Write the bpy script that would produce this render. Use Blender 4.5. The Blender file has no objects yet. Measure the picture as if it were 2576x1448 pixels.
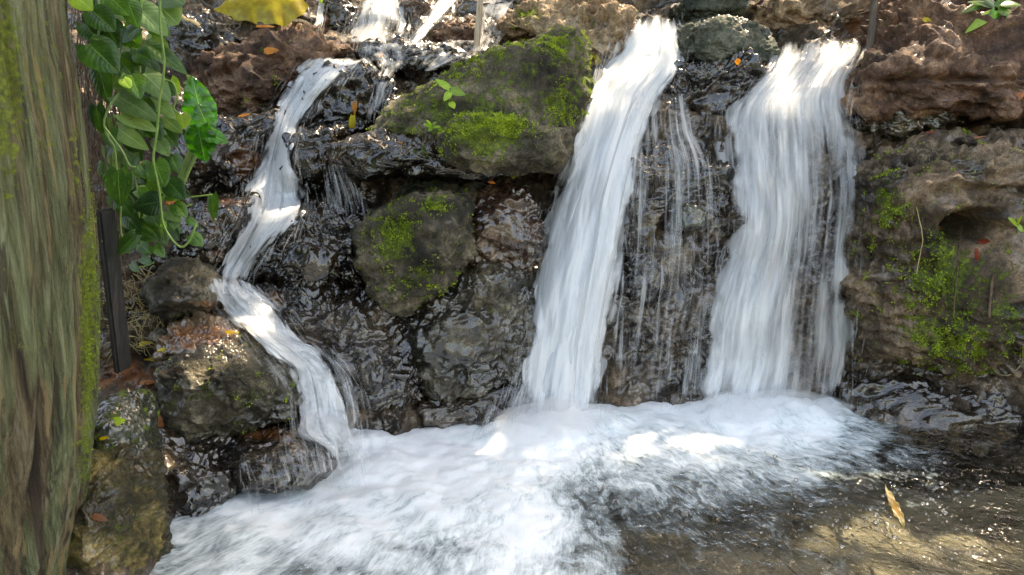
import bpy, bmesh, math, random
import numpy as np
from mathutils import Vector

# ------------------------------------------------------------------ camera, sky, sun, exposure
PITCH = math.radians(12.0)
F_PX = 1839.4                      # focal length in pixels of a 2576 px wide picture
CAM_Z = 0.95
scene = bpy.context.scene
C = scene.collection
cam_d = bpy.data.cameras.new("camera")
cam_d.sensor_width = 36.0
cam_d.lens = 36.0 * F_PX / 2576.0
cam_d.clip_start = 0.02
cam_d.clip_end = 500
cam_d.dof.use_dof = True
cam_d.dof.focus_distance = 2.55
cam_d.dof.aperture_fstop = 9.0
cam = bpy.data.objects.new("camera", cam_d)
cam.location = (0, 0, CAM_Z)
cam.rotation_euler = (math.pi / 2 - PITCH, 0, 0)
C.objects.link(cam)
scene.camera = cam

SUN_EL, SUN_AZ = math.radians(61), math.radians(38)     # azimuth clockwise from +Y
world = bpy.data.worlds.new("World")
scene.world = world
world.use_nodes = True
wn = world.node_tree
wn.nodes.clear()
sky = wn.nodes.new("ShaderNodeTexSky")
sky.sky_type = 'NISHITA'
sky.sun_disc = False
sky.sun_elevation = SUN_EL
sky.sun_rotation = SUN_AZ
sky.air_density = 1.0
sky.dust_density = 3.0
sky.ozone_density = 0.5
bg = wn.nodes.new("ShaderNodeBackground")
bg.inputs[1].default_value = 0.15
wo = wn.nodes.new("ShaderNodeOutputWorld")
wn.links.new(sky.outputs[0], bg.inputs[0])
wn.links.new(bg.outputs[0], wo.inputs[0])
sd = bpy.data.lights.new("sun", 'SUN')
sd.energy = 2.3
sd.angle = math.radians(0.9)
sd.color = (1.0, 0.95, 0.87)
so = bpy.data.objects.new("sun", sd)
sun_vec = Vector((math.sin(SUN_AZ) * math.cos(SUN_EL), math.cos(SUN_AZ) * math.cos(SUN_EL), math.sin(SUN_EL)))
so.rotation_euler = sun_vec.to_track_quat('Z', 'Y').to_euler()
so.location = (0, 0, 8)
C.objects.link(so)
vs = scene.view_settings
vs.view_transform = 'Standard'
vs.look = 'None'
vs.gamma = 1
vs.exposure = 2.42
vs.use_white_balance = True
vs.white_balance_temperature = 8900
vs.white_balance_tint = 10
scene.render.engine = 'CYCLES'
cy = scene.cycles
cy.max_bounces = 8
cy.volume_bounces = 2
cy.diffuse_bounces = 3
cy.glossy_bounces = 3
cy.transmission_bounces = 4
cy.transparent_max_bounces = 40
cy.sample_clamp_indirect = 6
cy.use_denoising = True
cy.denoising_prefilter = 'NONE'
cy.caustics_reflective = False
cy.caustics_refractive = False

# ------------------------------------------------------------------ picture <-> place
CP, SP = math.cos(PITCH), math.sin(PITCH)

def ray(u, v):
    x = (np.asarray(u, float) - 1288.0) / F_PX
    y = -(np.asarray(v, float) - 724.0) / F_PX
    return x, CP + y * SP, -SP + y * CP

def at(u, v, Y):
    dx, dy, dz = ray(u, v)
    t = np.asarray(Y, float) / dy
    return np.stack([dx * t, dy * t, CAM_Z + dz * t], -1)

def on_plane(u, v, Yc, lean, zc):
    dx, dy, dz = ray(u, v)
    t = (Yc + lean * (CAM_Z - zc)) / (dy - lean * dz)
    return np.stack([dx * t, dy * t, CAM_Z + dz * t], -1)

def on_water(u, v, z=0.0):
    dx, dy, dz = ray(u, v)
    t = (z - CAM_Z) / dz
    return np.stack([dx * t, dy * t, CAM_Z + dz * t], -1)

def project(P):
    q = P - np.array([0, 0, CAM_Z])
    w = q[..., 1] * CP - q[..., 2] * SP
    y = q[..., 1] * SP + q[..., 2] * CP
    w = np.maximum(w, 0.05)
    return 1288 + F_PX * q[..., 0] / w, 724 - F_PX * y / w

# ------------------------------------------------------------------ numpy noise
_rng = np.random.RandomState(7)
_perm = np.concatenate([_rng.permutation(256)] * 3).astype(np.int32)
_grad = _rng.normal(size=(256, 3))
_grad /= np.linalg.norm(_grad, axis=1)[:, None]

def perlin(P):
    P = np.asarray(P, float)
    i = np.floor(P).astype(np.int32)
    f = P - i
    i &= 255
    w = f * f * f * (f * (f * 6 - 15) + 10)
    out = 0
    for dx in (0, 1):
        for dy in (0, 1):
            for dz in (0, 1):
                h = _perm[_perm[_perm[i[..., 0] + dx] + i[..., 1] + dy] + i[..., 2] + dz]
                g = _grad[h]
                d = (f - np.array([dx, dy, dz]))
                n = (g * d).sum(-1)
                wt = (w[..., 0] if dx else 1 - w[..., 0]) * (w[..., 1] if dy else 1 - w[..., 1]) * (w[..., 2] if dz else 1 - w[..., 2])
                out = out + n * wt
    return out * 1.5

def fbm(P, octv=4, lac=2.1, gain=0.5):
    a, s, out = 1.0, 1.0, 0
    for k in range(octv):
        out = out + a * perlin(P * s + 17.3 * k)
        a *= gain
        s *= lac
    return out

def ridged(P, octv=4, gain=0.5):
    a, s, out = 1.0, 1.0, 0
    for k in range(octv):
        out = out + a * (1 - 2 * np.abs(perlin(P * s + 31.7 * k)))
        a *= gain
        s *= 2.1
    return out

def cells(P):
    """distance to nearest and second nearest cell point"""
    i = np.floor(P).astype(np.int32)
    f1 = np.full(P.shape[:-1], 9.0)
    f2 = f1.copy()
    for dx in (-1, 0, 1):
        for dy in (-1, 0, 1):
            for dz in (-1, 0, 1):
                c = i + np.array([dx, dy, dz])
                k = c & 255
                h = _perm[_perm[_perm[k[..., 0]] + k[..., 1]] + k[..., 2]]
                pt = c + 0.5 + _grad[h] * 0.5
                d = np.linalg.norm(P - pt, axis=-1)
                f2 = np.where(d < f1, f1, np.minimum(f2, d))
                f1 = np.minimum(f1, d)
    return f1, f2

def sstep(a, b, x):
    t = np.clip((x - a) / (b - a), 0, 1)
    return t * t * (3 - 2 * t)

# ------------------------------------------------------------------ object helpers
def mesh_np(name, V, Fc, mat, parent=None, attrs=None, uv=None, smooth=True):
    me = bpy.data.meshes.new(name)
    V = np.ascontiguousarray(V, dtype=np.float32)
    n = Fc.shape[1]
    me.vertices.add(len(V))
    me.vertices.foreach_set("co", V.ravel())
    me.loops.add(Fc.size)
    me.loops.foreach_set("vertex_index", Fc.astype(np.int32).ravel())
    me.polygons.add(len(Fc))
    me.polygons.foreach_set("loop_start", np.arange(0, Fc.size, n, dtype=np.int32))
    me.polygons.foreach_set("loop_total", np.full(len(Fc), n, dtype=np.int32))
    me.update(calc_edges=True)
    me.validate()
    me.polygons.foreach_set("use_smooth", np.full(len(me.polygons), smooth, dtype=bool))
    for k, a in (attrs or {}).items():
        if a.ndim == 1:
            t = me.attributes.new(k, 'FLOAT', 'POINT')
            t.data.foreach_set("value", a.astype(np.float32))
        else:
            t = me.attributes.new(k, 'FLOAT_VECTOR', 'POINT')
            t.data.foreach_set("vector", a.astype(np.float32).ravel())
    me.materials.append(mat)
    o = bpy.data.objects.new(name, me)
    C.objects.link(o)
    if parent is not None:
        o.parent = parent
    return o

def grid_faces(nr, nc, off=0, closed=False):
    r = np.arange(nr - 1)[:, None]
    c = np.arange(nc if closed else nc - 1)[None, :]
    c2 = (c + 1) % nc
    a = r * nc + c
    b = r * nc + c2
    d = (r + 1) * nc + c
    e = (r + 1) * nc + c2
    return np.stack([a, b, e, d], -1).reshape(-1, 4) + off

def tag(o, label, cat, group=None):
    o["label"] = label
    o["category"] = cat
    if group:
        o["group"] = group
    return o

def empty(name, loc, label, cat, group=None):
    o = bpy.data.objects.new(name, None)
    o.empty_display_size = 0.05
    o.location = loc
    C.objects.link(o)
    return tag(o, label, cat, group)

def recentre(o, base):
    """put the object's origin on the base point, keeping the mesh where it is"""
    base = np.asarray(base, float)
    me = o.data
    v = np.empty(len(me.vertices) * 3, np.float32)
    me.vertices.foreach_get("co", v)
    v = v.reshape(-1, 3) - base.astype(np.float32)
    me.vertices.foreach_set("co", v.ravel())
    me.update()
    o.location = base.tolist()

def under(parent, o):
    o.parent = parent
    o.matrix_parent_inverse = parent.matrix_world.inverted() if False else o.matrix_parent_inverse
    o.location = [-c for c in parent.location]
    return o

def spots(u, v, lst, base=0.0):
    m = np.full(np.shape(u), float(base))
    for (cu, cv, ru, rv, val) in lst:
        d = ((u - cu) / ru) ** 2 + ((v - cv) / rv) ** 2
        m = np.maximum(m, val * np.exp(-d * 1.1))
    return m

def catmull(pts, n):
    P = np.asarray(pts, float)
    P = np.vstack([2 * P[0] - P[1], P, 2 * P[-1] - P[-2]])
    t = np.linspace(0, len(P) - 3 - 1e-6, n)
    i = t.astype(int)
    f = (t - i)[:, None]
    a, b, c, d = P[i], P[i + 1], P[i + 2], P[i + 3]
    return 0.5 * (2 * b + (c - a) * f + (2 * a - 5 * b + 4 * c - d) * f ** 2 + (3 * b - a - 3 * c + d) * f ** 3)

def tube(path, rad, n=7):
    P = np.asarray(path, float)
    R = np.broadcast_to(np.asarray(rad, float), (len(P),))
    T = np.gradient(P, axis=0)
    T /= np.linalg.norm(T, axis=1)[:, None] + 1e-9
    ref = np.array([0.13, -1, 0.21])
    A = np.cross(T, ref)
    A /= np.linalg.norm(A, axis=1)[:, None] + 1e-9
    B = np.cross(T, A)
    th = np.linspace(0, 2 * np.pi, n, endpoint=False)
    V = P[:, None] + R[:, None, None] * (A[:, None] * np.cos(th)[None, :, None] + B[:, None] * np.sin(th)[None, :, None])
    return V.reshape(-1, 3), grid_faces(len(P), n, closed=True)

def join(parts):
    Vs, Fs, off = [], [], 0
    for V, Fc in parts:
        Vs.append(V)
        Fs.append(Fc + off)
        off += len(V)
    return np.vstack(Vs), np.vstack(Fs)

# ------------------------------------------------------------------ materials
class NT:
    def __init__(self, name):
        self.m = bpy.data.materials.new(name)
        self.m.use_nodes = True
        self.t = self.m.node_tree
        self.t.nodes.clear()
        self.out = self.t.nodes.new("ShaderNodeOutputMaterial")

    def n(self, kind, **kw):
        x = self.t.nodes.new("ShaderNode" + kind)
        for k, val in kw.items():
            if k.startswith("i_"):
                key = k[2:]
                key = int(key) if key.isdigit() else key.replace("_", " ")
                self.set(x.inputs[key], val)
            else:
                setattr(x, k, val)
        return x

    def set(self, sock, val):
        if hasattr(val, "is_output") or isinstance(val, bpy.types.NodeSocket):
            self.t.links.new(val, sock)
        else:
            sock.default_value = val

    def math(self, op, a, b=0.0, clamp=False):
        x = self.n("Math", operation=op, use_clamp=clamp)
        self.set(x.inputs[0], a)
        self.set(x.inputs[1], b)
        return x.outputs[0]

    def mixc(self, f, a, b, blend='MIX'):
        x = self.n("Mix", data_type='RGBA', blend_type=blend)
        self.set(x.inputs[0], f)
        self.set(x.inputs[6], a if not isinstance(a, tuple) else (*a, 1)[:4])
        self.set(x.inputs[7], b if not isinstance(b, tuple) else (*b, 1)[:4])
        return x.outputs[2]

    def noise(self, vec, scale, detail=4, rough=0.55, dist=0.0):
        x = self.n("TexNoise")
        self.set(x.inputs["Vector"], vec)
        x.inputs["Scale"].default_value = scale
        x.inputs["Detail"].default_value = detail
        x.inputs["Roughness"].default_value = rough
        x.inputs["Distortion"].default_value = dist
        return x.outputs[0]

    def ramp(self, fac, stops):
        x = self.n("ValToRGB")
        self.set(x.inputs[0], fac)
        el = x.color_ramp.elements
        while len(el) < len(stops):
            el.new(0.5)
        for e, (p, c) in zip(el, stops):
            e.position = p
            e.color = (*c, 1) if isinstance(c, tuple) else (c, c, c, 1)
        return x.outputs[0]

    def step(self, x, a, b):
        m = self.n("MapRange", interpolation_type='SMOOTHSTEP')
        self.set(m.inputs[0], x)
        self.set(m.inputs[1], a)
        self.set(m.inputs[2], b)
        return m.outputs[0]

    def attr(self, name, vec=False):
        x = self.n("Attribute", attribute_name=name)
        return x.outputs["Vector"] if vec else x.outputs["Fac"]

    def pos(self):
        return self.n("NewGeometry").outputs["Position"]

    def scale(self, vec, s):
        x = self.n("VectorMath", operation='MULTIPLY')
        self.set(x.inputs[0], vec)
        x.inputs[1].default_value = s
        return x.outputs[0]

    def bump(self, h, strength, dist, normal=None):
        x = self.n("Bump")
        x.inputs["Strength"].default_value = strength
        x.inputs["Distance"].default_value = dist
        self.set(x.inputs["Height"], h)
        if normal is not None:
            self.set(x.inputs["Normal"], normal)
        return x.outputs[0]

def rock_material(name, dark, mid, light, rough_dry=0.75, bead=1.0):
    t = NT(name)
    p = t.pos()
    warp = t.noise(p, 5, 3)
    n1 = t.noise(p, 6, 8, 0.62, 0.4)
    n2 = t.noise(p, 38, 8, 0.65)
    n3 = t.noise(p, 160, 4, 0.6)
    col = t.ramp(n1, [(0.34, dark), (0.5, mid), (0.68, light)])
    col = t.mixc(0.75, col, t.ramp(n2, [(0.3, 0.2), (0.5, 0.95), (0.68, 1.9)]), 'MULTIPLY')
    col = t.mixc(0.5, col, t.ramp(n3, [(0.32, 0.3), (0.5, 1.0), (0.7, 1.9)]), 'MULTIPLY')
    # pale mineral flecks and dark pits
    vo = t.n("TexVoronoi", feature='F1')
    t.set(vo.inputs["Vector"], p)
    vo.inputs["Scale"].default_value = 70
    fleck = t.math('MULTIPLY', t.step(vo.outputs["Distance"], 0.28, 0.12), t.step(n2, 0.5, 0.62))
    col = t.mixc(t.math('MULTIPLY', fleck, 0.55), col, (0.42, 0.36, 0.26))
    lich = t.step(t.noise(p, 13, 6, 0.7), 0.6, 0.72)
    col = t.mixc(t.math('MULTIPLY', t.math('MULTIPLY', lich, 0.35), t.math('SUBTRACT', 1.0, t.attr('wet'), clamp=True)), col, (0.26, 0.24, 0.17))
    # rust, pale sand and painted light, moss from painted-by-place attributes, broken up by noise
    rust = t.step(t.math('ADD', t.attr("rust"), t.math('MULTIPLY', t.math('SUBTRACT', n1, 0.5), 2.0)), 0.3, 0.8)
    rcol = t.mixc(n2, (0.10, 0.028, 0.01), (0.55, 0.20, 0.05))
    col = t.mixc(t.math('MULTIPLY', rust, 0.85), col, rcol)
    pale = t.step(t.math('ADD', t.attr("pale"), t.math('MULTIPLY', t.math('SUBTRACT', n2, 0.5), 1.6)), 0.3, 0.8)
    col = t.mixc(t.math('MULTIPLY', pale, 0.8), col, t.mixc(n3, (0.22, 0.16, 0.10), (0.55, 0.43, 0.28)))
    mn = t.math('ADD', t.math('MULTIPLY', t.math('SUBTRACT', n2, 0.5), 2.6), t.math('MULTIPLY', t.math('SUBTRACT', t.noise(p, 17, 5, 0.6), 0.5), 1.8))
    moss = t.step(t.math('ADD', t.attr("moss"), mn), 0.38, 0.72)
    mcol = t.ramp(t.noise(p, 55, 6, 0.7), [(0.3, (0.035, 0.05, 0.008)), (0.5, (0.11, 0.16, 0.016)), (0.7, (0.26, 0.34, 0.03))])
    col = t.mixc(t.math('MULTIPLY', moss, 0.9), col, mcol)
    wet = t.math('MULTIPLY', t.attr("wet"), t.math('SUBTRACT', 1.0, t.math('MULTIPLY', moss, 0.75)))
    wetn = t.step(t.math('ADD', wet, t.math('MULTIPLY', t.math('SUBTRACT', t.noise(p, 9, 5), 0.5), 1.6)), 0.25, 0.75)
    col = t.mixc(t.math('MULTIPLY', wetn, 0.45), col, (0.0, 0.0, 0.0))
    rg = t.n("MapRange")
    t.set(rg.inputs[0], wetn)
    rg.inputs[3].default_value = rough_dry
    rg.inputs[4].default_value = 0.2
    rough = t.math('ADD', rg.outputs[0], t.math('MULTIPLY', t.math('SUBTRACT', n3, 0.5), 0.18), clamp=True)
    # relief
    vb = t.n("TexVoronoi", feature='SMOOTH_F1')
    wv = t.n("VectorMath", operation='ADD')
    t.set(wv.inputs[0], p)
    t.set(wv.inputs[1], t.scale(t.n("TexNoise", i_Vector=p, i_Scale=20.0).outputs["Color"], (0.05, 0.05, 0.05)))
    t.set(vb.inputs["Vector"], wv.outputs[0])
    vb.inputs["Scale"].default_value = 46
    vb.inputs["Smoothness"].default_value = 0.35
    h1 = t.noise(p, 26, 10, 0.72, 0.3)
    cn = t.bump(t.noise(p, 22, 3, 0.5, 0.6), 0.8, 0.013)
    nm = t.bump(t.math('MULTIPLY', h1, t.math('SUBTRACT', 1.0, t.math('MULTIPLY', wetn, 0.5))), 0.9, 0.022)
    nm = t.bump(t.math('MULTIPLY', t.math('MULTIPLY', vb.outputs["Distance"], wetn), -1.0), 1.0 * bead, 0.010, nm)
    nm = t.bump(n3, 0.8, 0.004, nm)
    nm = t.bump(t.math('MULTIPLY', t.noise(p, 240, 3), moss), 1.0, 0.01, nm)
    b = t.n("BsdfPrincipled")
    t.set(b.inputs["Base Color"], col)
    t.set(b.inputs["Roughness"], rough)
    b.inputs["IOR"].default_value = 1.5
    t.set(b.inputs["Specular IOR Level"], t.math('SUBTRACT', 0.4, t.math('MULTIPLY', wetn, 0.35)))
    t.set(b.inputs["Coat Weight"], wetn)
    b.inputs["Coat IOR"].default_value = 1.8
    b.inputs["Coat Roughness"].default_value = 0.17
    t.set(b.inputs["Normal"], nm)
    t.set(b.inputs["Coat Normal"], cn)
    t.t.links.new(b.outputs[0], t.out.inputs[0])
    return t.m

M = {}
M['dark'] = rock_material("wet_black_rock", (0.006, 0.0045, 0.003), (0.022, 0.015, 0.009), (0.07, 0.046, 0.026))
M['brown'] = rock_material("brown_rock", (0.035, 0.018, 0.011), (0.15, 0.08, 0.05), (0.38, 0.235, 0.15))
M['grey'] = rock_material("grey_rock", (0.016, 0.014, 0.009), (0.072, 0.060, 0.037), (0.27, 0.225, 0.145))
M['wetbrown'] = rock_material("wet_brown_rock", (0.010, 0.007, 0.005), (0.05, 0.035, 0.022), (0.21, 0.15, 0.095))
M['pitted'] = rock_material("pitted_rock", (0.022, 0.015, 0.009), (0.105, 0.073, 0.046), (0.36, 0.25, 0.16))
M['tan'] = rock_material("tan_rock", (0.12, 0.075, 0.04), (0.32, 0.21, 0.12), (0.52, 0.39, 0.25))
M['green'] = rock_material("green_grey_rock", (0.018, 0.028, 0.02), (0.075, 0.085, 0.058), (0.20, 0.205, 0.145))
M['mottle'] = rock_material("mottled_olive_rock", (0.012, 0.011, 0.006), (0.06, 0.05, 0.018), (0.36, 0.27, 0.09))

def water_material(name, su, sv, tint=(0.94, 0.95, 0.955), soft=0.22):
    """broken white water: strands and gaps follow the flow coordinate"""
    t = NT(name)
    f = t.attr("flow", True)
    d = t.attr("dens")
    a = t.noise(t.scale(f, (su, sv, 1)), 1.0, 3, 0.55, 0.25)
    b = t.noise(t.scale(f, (su * 3.0, sv * 1.4, 1)), 1.0, 3, 0.55, 0.1)
    c = t.noise(t.scale(f, (su * 0.33, sv * 0.55, 1)), 1.0, 3, 0.5)
    s = t.math('ADD', t.math('MULTIPLY', a, 0.42), t.math('ADD', t.math('MULTIPLY', b, 0.16), t.math('MULTIPLY', c, 0.42)))
    s = t.math('MULTIPLY', t.math('SUBTRACT', s, 0.5), 3.6)
    op = t.step(t.math('ADD', s, d), 0.5 - soft, 0.5 + soft * 1.9)
    op = t.math('MULTIPLY', op, t.step(d, 0.0, 0.12))
    op = t.math('MULTIPLY', op, 0.93)
    nm = t.bump(a, 0.35, 0.012)
    nm = t.bump(b, 0.2, 0.003, nm)
    col = t.mixc(t.step(s, -0.3, 0.5), (tint[0] * 0.86, tint[1] * 0.9, tint[2] * 0.94), tint)
    df = t.n("BsdfDiffuse", i_0=col, i_2=nm)
    tr = t.n("BsdfTranslucent", i_0=col, i_1=nm)
    gl = t.n("BsdfGlossy", i_1=0.25, i_Normal=nm)
    m1 = t.n("MixShader", i_0=0.42, i_1=df.outputs[0], i_2=tr.outputs[0])
    m2 = t.n("MixShader", i_0=0.06, i_1=m1.outputs[0], i_2=gl.outputs[0])
    tp = t.n("BsdfTransparent")
    m3 = t.n("MixShader", i_0=op, i_1=tp.outputs[0], i_2=m2.outputs[0])
    t.t.links.new(m3.outputs[0], t.out.inputs[0])
    return t.m

M['fall'] = water_material("falling_water", 27, 2.3, soft=0.36)
M['thin'] = water_material("thin_falling_water", 55, 3.2, soft=0.34)
M['rush'] = water_material("rushing_water", 24, 8.0, soft=0.3)
M['froth'] = water_material("tumbling_white_water", 20, 15.0, soft=0.32)

def pool_material():
    t = NT("pool_water")
    p = t.pos()
    f = t.attr("flow", True)
    d = t.attr("dens")
    a = t.noise(t.scale(f, (9, 5, 1)), 1.0, 5, 0.6, 1.4)
    b = t.noise(t.scale(f, (75, 18, 1)), 1.0, 4, 0.65, 0.5)
    c = t.noise(p, 5, 4, 0.5, 0.6)
    s = t.math('ADD', t.math('MULTIPLY', a, 0.45), t.math('ADD', t.math('MULTIPLY', b, 0.22), t.math('MULTIPLY', c, 0.33)))
    s = t.math('MULTIPLY', t.math('SUBTRACT', s, 0.5), 3.0)
    foam = t.math('MULTIPLY', t.step(t.math('ADD', s, d), 0.15, 1.15), 0.96)
    nf = t.bump(a, 0.15, 0.008)
    nf = t.bump(b, 0.28, 0.0025, nf)
    col = t.mixc(t.step(t.math('ADD', s, d), 0.3, 1.6), (0.60, 0.73, 0.77), (0.90, 0.92, 0.93))
    df = t.n("BsdfDiffuse", i_0=col, i_2=nf)
    tl = t.n("BsdfTranslucent", i_0=col, i_1=nf)
    gf = t.n("BsdfGlossy", i_1=0.3, i_Normal=nf)
    fo = t.n("MixShader", i_0=0.07, i_1=df.outputs[0], i_2=gf.outputs[0])
    rip = t.noise(t.scale(f, (8, 5, 1)), 1.0, 3, 0.5, 0.8)
    rip2 = t.noise(t.scale(p, (0.8, 1.3, 1)), 22, 2, 0.45, 1.2)
    nw = t.bump(rip, 1.0, 0.04)
    nw = t.bump(rip2, 0.5, 0.016, nw)
    fr = t.n("Fresnel", i_0=1.33, i_1=nw)
    gl = t.n("BsdfGlossy", i_1=0.04, i_Normal=nw)
    gl.inputs[0].default_value = (1, 1, 1, 1)
    tp = t.n("BsdfTransparent")
    tp.inputs[0].default_value = (0.86, 0.87, 0.80, 1)
    w = t.n("MixShader", i_0=fr.outputs[0], i_1=tp.outputs[0], i_2=gl.outputs[0])
    mx = t.n("MixShader", i_0=foam, i_1=w.outputs[0], i_2=fo.outputs[0])
    t.t.links.new(mx.outputs[0], t.out.inputs[0])
    return t.m

M['pool'] = pool_material()

def simple_mat(name, c1, c2, scale=20, rough=0.5, bump=0.3, trans=0.0, stretch=(1, 1, 1), coat=0.0):
    t = NT(name)
    p = t.scale(t.pos(), stretch)
    n = t.noise(p, scale, 6, 0.6)
    col = t.ramp(n, [(0.32, c1), (0.68, c2)])
    nm = t.bump(n, bump, 0.01)
    b = t.n("BsdfPrincipled")
    t.set(b.inputs["Base Color"], col)
    b.inputs["Roughness"].default_value = rough
    b.inputs["Coat Weight"].default_value = coat
    t.set(b.inputs["Normal"], nm)
    if trans > 0:
        tr = t.n("BsdfTranslucent", i_0=col)
        mx = t.n("MixShader", i_0=trans, i_1=b.outputs[0], i_2=tr.outputs[0])
        t.t.links.new(mx.outputs[0], t.out.inputs[0])
    else:
        t.t.links.new(b.outputs[0], t.out.inputs[0])
    return t.m

def leaf_mat(name, c1, c2, vein, rough=0.28, varieg=0.0):
    t = NT(name)
    uv = t.attr("leaf", True)        # x across -1..1, y along 0..1
    sx = t.n("SeparateXYZ")
    t.set(sx.inputs[0], uv)
    ax = t.math('ABSOLUTE', sx.outputs[0])
    n = t.noise(t.pos(), 24, 5, 0.6)
    col = t.mixc(t.step(n, 0.35, 0.7), c1, c2)
    mid = t.step(ax, 0.06, 0.015)
    ph = t.math('SUBTRACT', sx.outputs[1], t.math('MULTIPLY', ax, 0.32))
    lat = t.math('ABSOLUTE', t.math('SINE', t.math('MULTIPLY', ph, 24.0)))
    latm = t.math('MULTIPLY', t.step(lat, 0.16, 0.03), 0.22)
    col = t.mixc(t.math('MAXIMUM', mid, latm), col, vein)
    if varieg:
        vm = t.noise(t.scale(uv, (5.0, 1.6, 1)), 2.4, 5, 0.7, 0.6)
        col = t.mixc(t.math('MULTIPLY', t.step(vm, 0.56, 0.66), varieg), col, (0.42, 0.48, 0.12))
    var = t.math('FRACT', t.math('MULTIPLY', sx.outputs[2], 7.31))
    col = t.mixc(1.0, col, t.ramp(var, [(0.0, (0.6, 0.62, 0.6)), (0.5, (1.0, 1.0, 1.0)), (1.0, (1.5, 1.35, 1.2))]), 'MULTIPLY')
    spot = t.math('MULTIPLY', t.step(t.noise(t.pos(), 70, 3, 0.6), 0.66, 0.72), 0.7)
    col = t.mixc(spot, col, (0.12, 0.07, 0.02))
    nm = t.bump(t.math('ADD', lat, t.math('MULTIPLY', mid, -1.5)), 0.15, 0.003)
    b = t.n("BsdfPrincipled")
    t.set(b.inputs["Base Color"], col)
    b.inputs["Roughness"].default_value = rough
    t.set(b.inputs["Normal"], nm)
    tr = t.n("BsdfTranslucent", i_0=t.mixc(1.0, col, (1.6, 1.9, 0.6), 'MULTIPLY'))
    mx = t.n("MixShader", i_0=0.3, i_1=b.outputs[0], i_2=tr.outputs[0])
    t.t.links.new(mx.outputs[0], t.out.inputs[0])
    return t.m

M['leaf'] = leaf_mat("vine_leaf", (0.028, 0.085, 0.014), (0.065, 0.17, 0.025), (0.12, 0.25, 0.05), varieg=0.35)
M['leaf_dark'] = leaf_mat("dark_vine_leaf", (0.014, 0.045, 0.010), (0.035, 0.095, 0.018), (0.07, 0.15, 0.035))
M['leaf_pale'] = leaf_mat("pale_vine_leaf", (0.10, 0.19, 0.055), (0.18, 0.29, 0.10), (0.27, 0.38, 0.16), rough=0.45, varieg=0.4)
M['leaf_glossy'] = leaf_mat("glossy_leaf", (0.02, 0.11, 0.014), (0.045, 0.20, 0.022), (0.12, 0.33, 0.06), rough=0.14)
M['leaf_lime'] = leaf_mat("lime_leaf", (0.20, 0.36, 0.03), (0.32, 0.48, 0.06), (0.42, 0.55, 0.12), rough=0.4)
M['leaf_yellow'] = leaf_mat("yellow_leaf", (0.42, 0.30, 0.01), (0.72, 0.58, 0.03), (0.5, 0.36, 0.03), rough=0.35)
M['leaf_straw'] = leaf_mat("straw_leaf", (0.50, 0.28, 0.08), (0.80, 0.68, 0.40), (0.6, 0.42, 0.2), rough=0.35)
M['leaf_orange'] = leaf_mat("orange_leaf", (0.50, 0.14, 0.01), (0.75, 0.30, 0.03), (0.4, 0.12, 0.02), rough=0.45)
M['leaf_brown'] = leaf_mat("brown_leaf", (0.16, 0.05, 0.015), (0.38, 0.14, 0.04), (0.12, 0.04, 0.015), rough=0.5)
M['leaf_red'] = leaf_mat("red_brown_leaf", (0.20, 0.025, 0.012), (0.40, 0.06, 0.02), (0.15, 0.03, 0.015), rough=0.35)
M['stem'] = simple_mat("green_stem", (0.12, 0.22, 0.04), (0.24, 0.36, 0.10), 40, 0.4, 0.1)
M['petiole'] = simple_mat("pale_petiole", (0.62, 0.38, 0.12), (0.82, 0.66, 0.34), 14, 0.35, 0.1)
M['root'] = simple_mat("brown_root", (0.05, 0.03, 0.018), (0.17, 0.11, 0.065), 60, 0.7, 0.3)
M['palroot'] = simple_mat("pale_root", (0.28, 0.22, 0.10), (0.45, 0.38, 0.18), 60, 0.6, 0.3)
M['stake'] = simple_mat("weathered_bamboo", (0.26, 0.18, 0.11), (0.58, 0.47, 0.34), 18, 0.6, 0.5, stretch=(6, 6, 0.7))
M['stake_dark'] = simple_mat("dark_stick", (0.04, 0.03, 0.022), (0.13, 0.095, 0.065), 20, 0.5, 0.6, stretch=(6, 6, 0.7))
M['post'] = simple_mat("dark_wet_wood", (0.006, 0.006, 0.006), (0.020, 0.020, 0.018), 40, 0.55, 0.5, stretch=(4, 4, 0.6))
M['mossleaf'] = simple_mat("moss", (0.12, 0.19, 0.012), (0.42, 0.55, 0.04), 30, 0.7, 0.0, trans=0.25)
M['bed'] = simple_mat("sandy_pool_bed", (0.09, 0.08, 0.06), (0.31, 0.275, 0.215), 7, 0.8, 0.9)
M['canopy'] = simple_mat("tree_leaf", (0.03, 0.07, 0.012), (0.07, 0.13, 0.02), 3, 0.4, 0.0, trans=0.3)
M['bark_dark'] = simple_mat("tree_bark", (0.05, 0.035, 0.025), (0.16, 0.12, 0.08), 10, 0.8, 0.5)

def droplet_material():
    t = NT("water_droplet")
    b = t.n("BsdfGlass", i_Roughness=0.0, i_IOR=1.33)
    g = t.n("BsdfDiffuse")
    g.inputs[0].default_value = (0.85, 0.88, 0.9, 1)
    tp = t.n("BsdfTransparent")
    gl = t.n("BsdfGlossy", i_1=0.05)
    fr = t.n("Fresnel", i_0=1.6)
    m = t.n("MixShader", i_0=fr.outputs[0], i_1=tp.outputs[0], i_2=gl.outputs[0])
    m2 = t.n("MixShader", i_0=0.06, i_1=m.outputs[0], i_2=g.outputs[0])
    t.t.links.new(m2.outputs[0], t.out.inputs[0])
    return t.m
M['drop'] = droplet_material()

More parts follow.
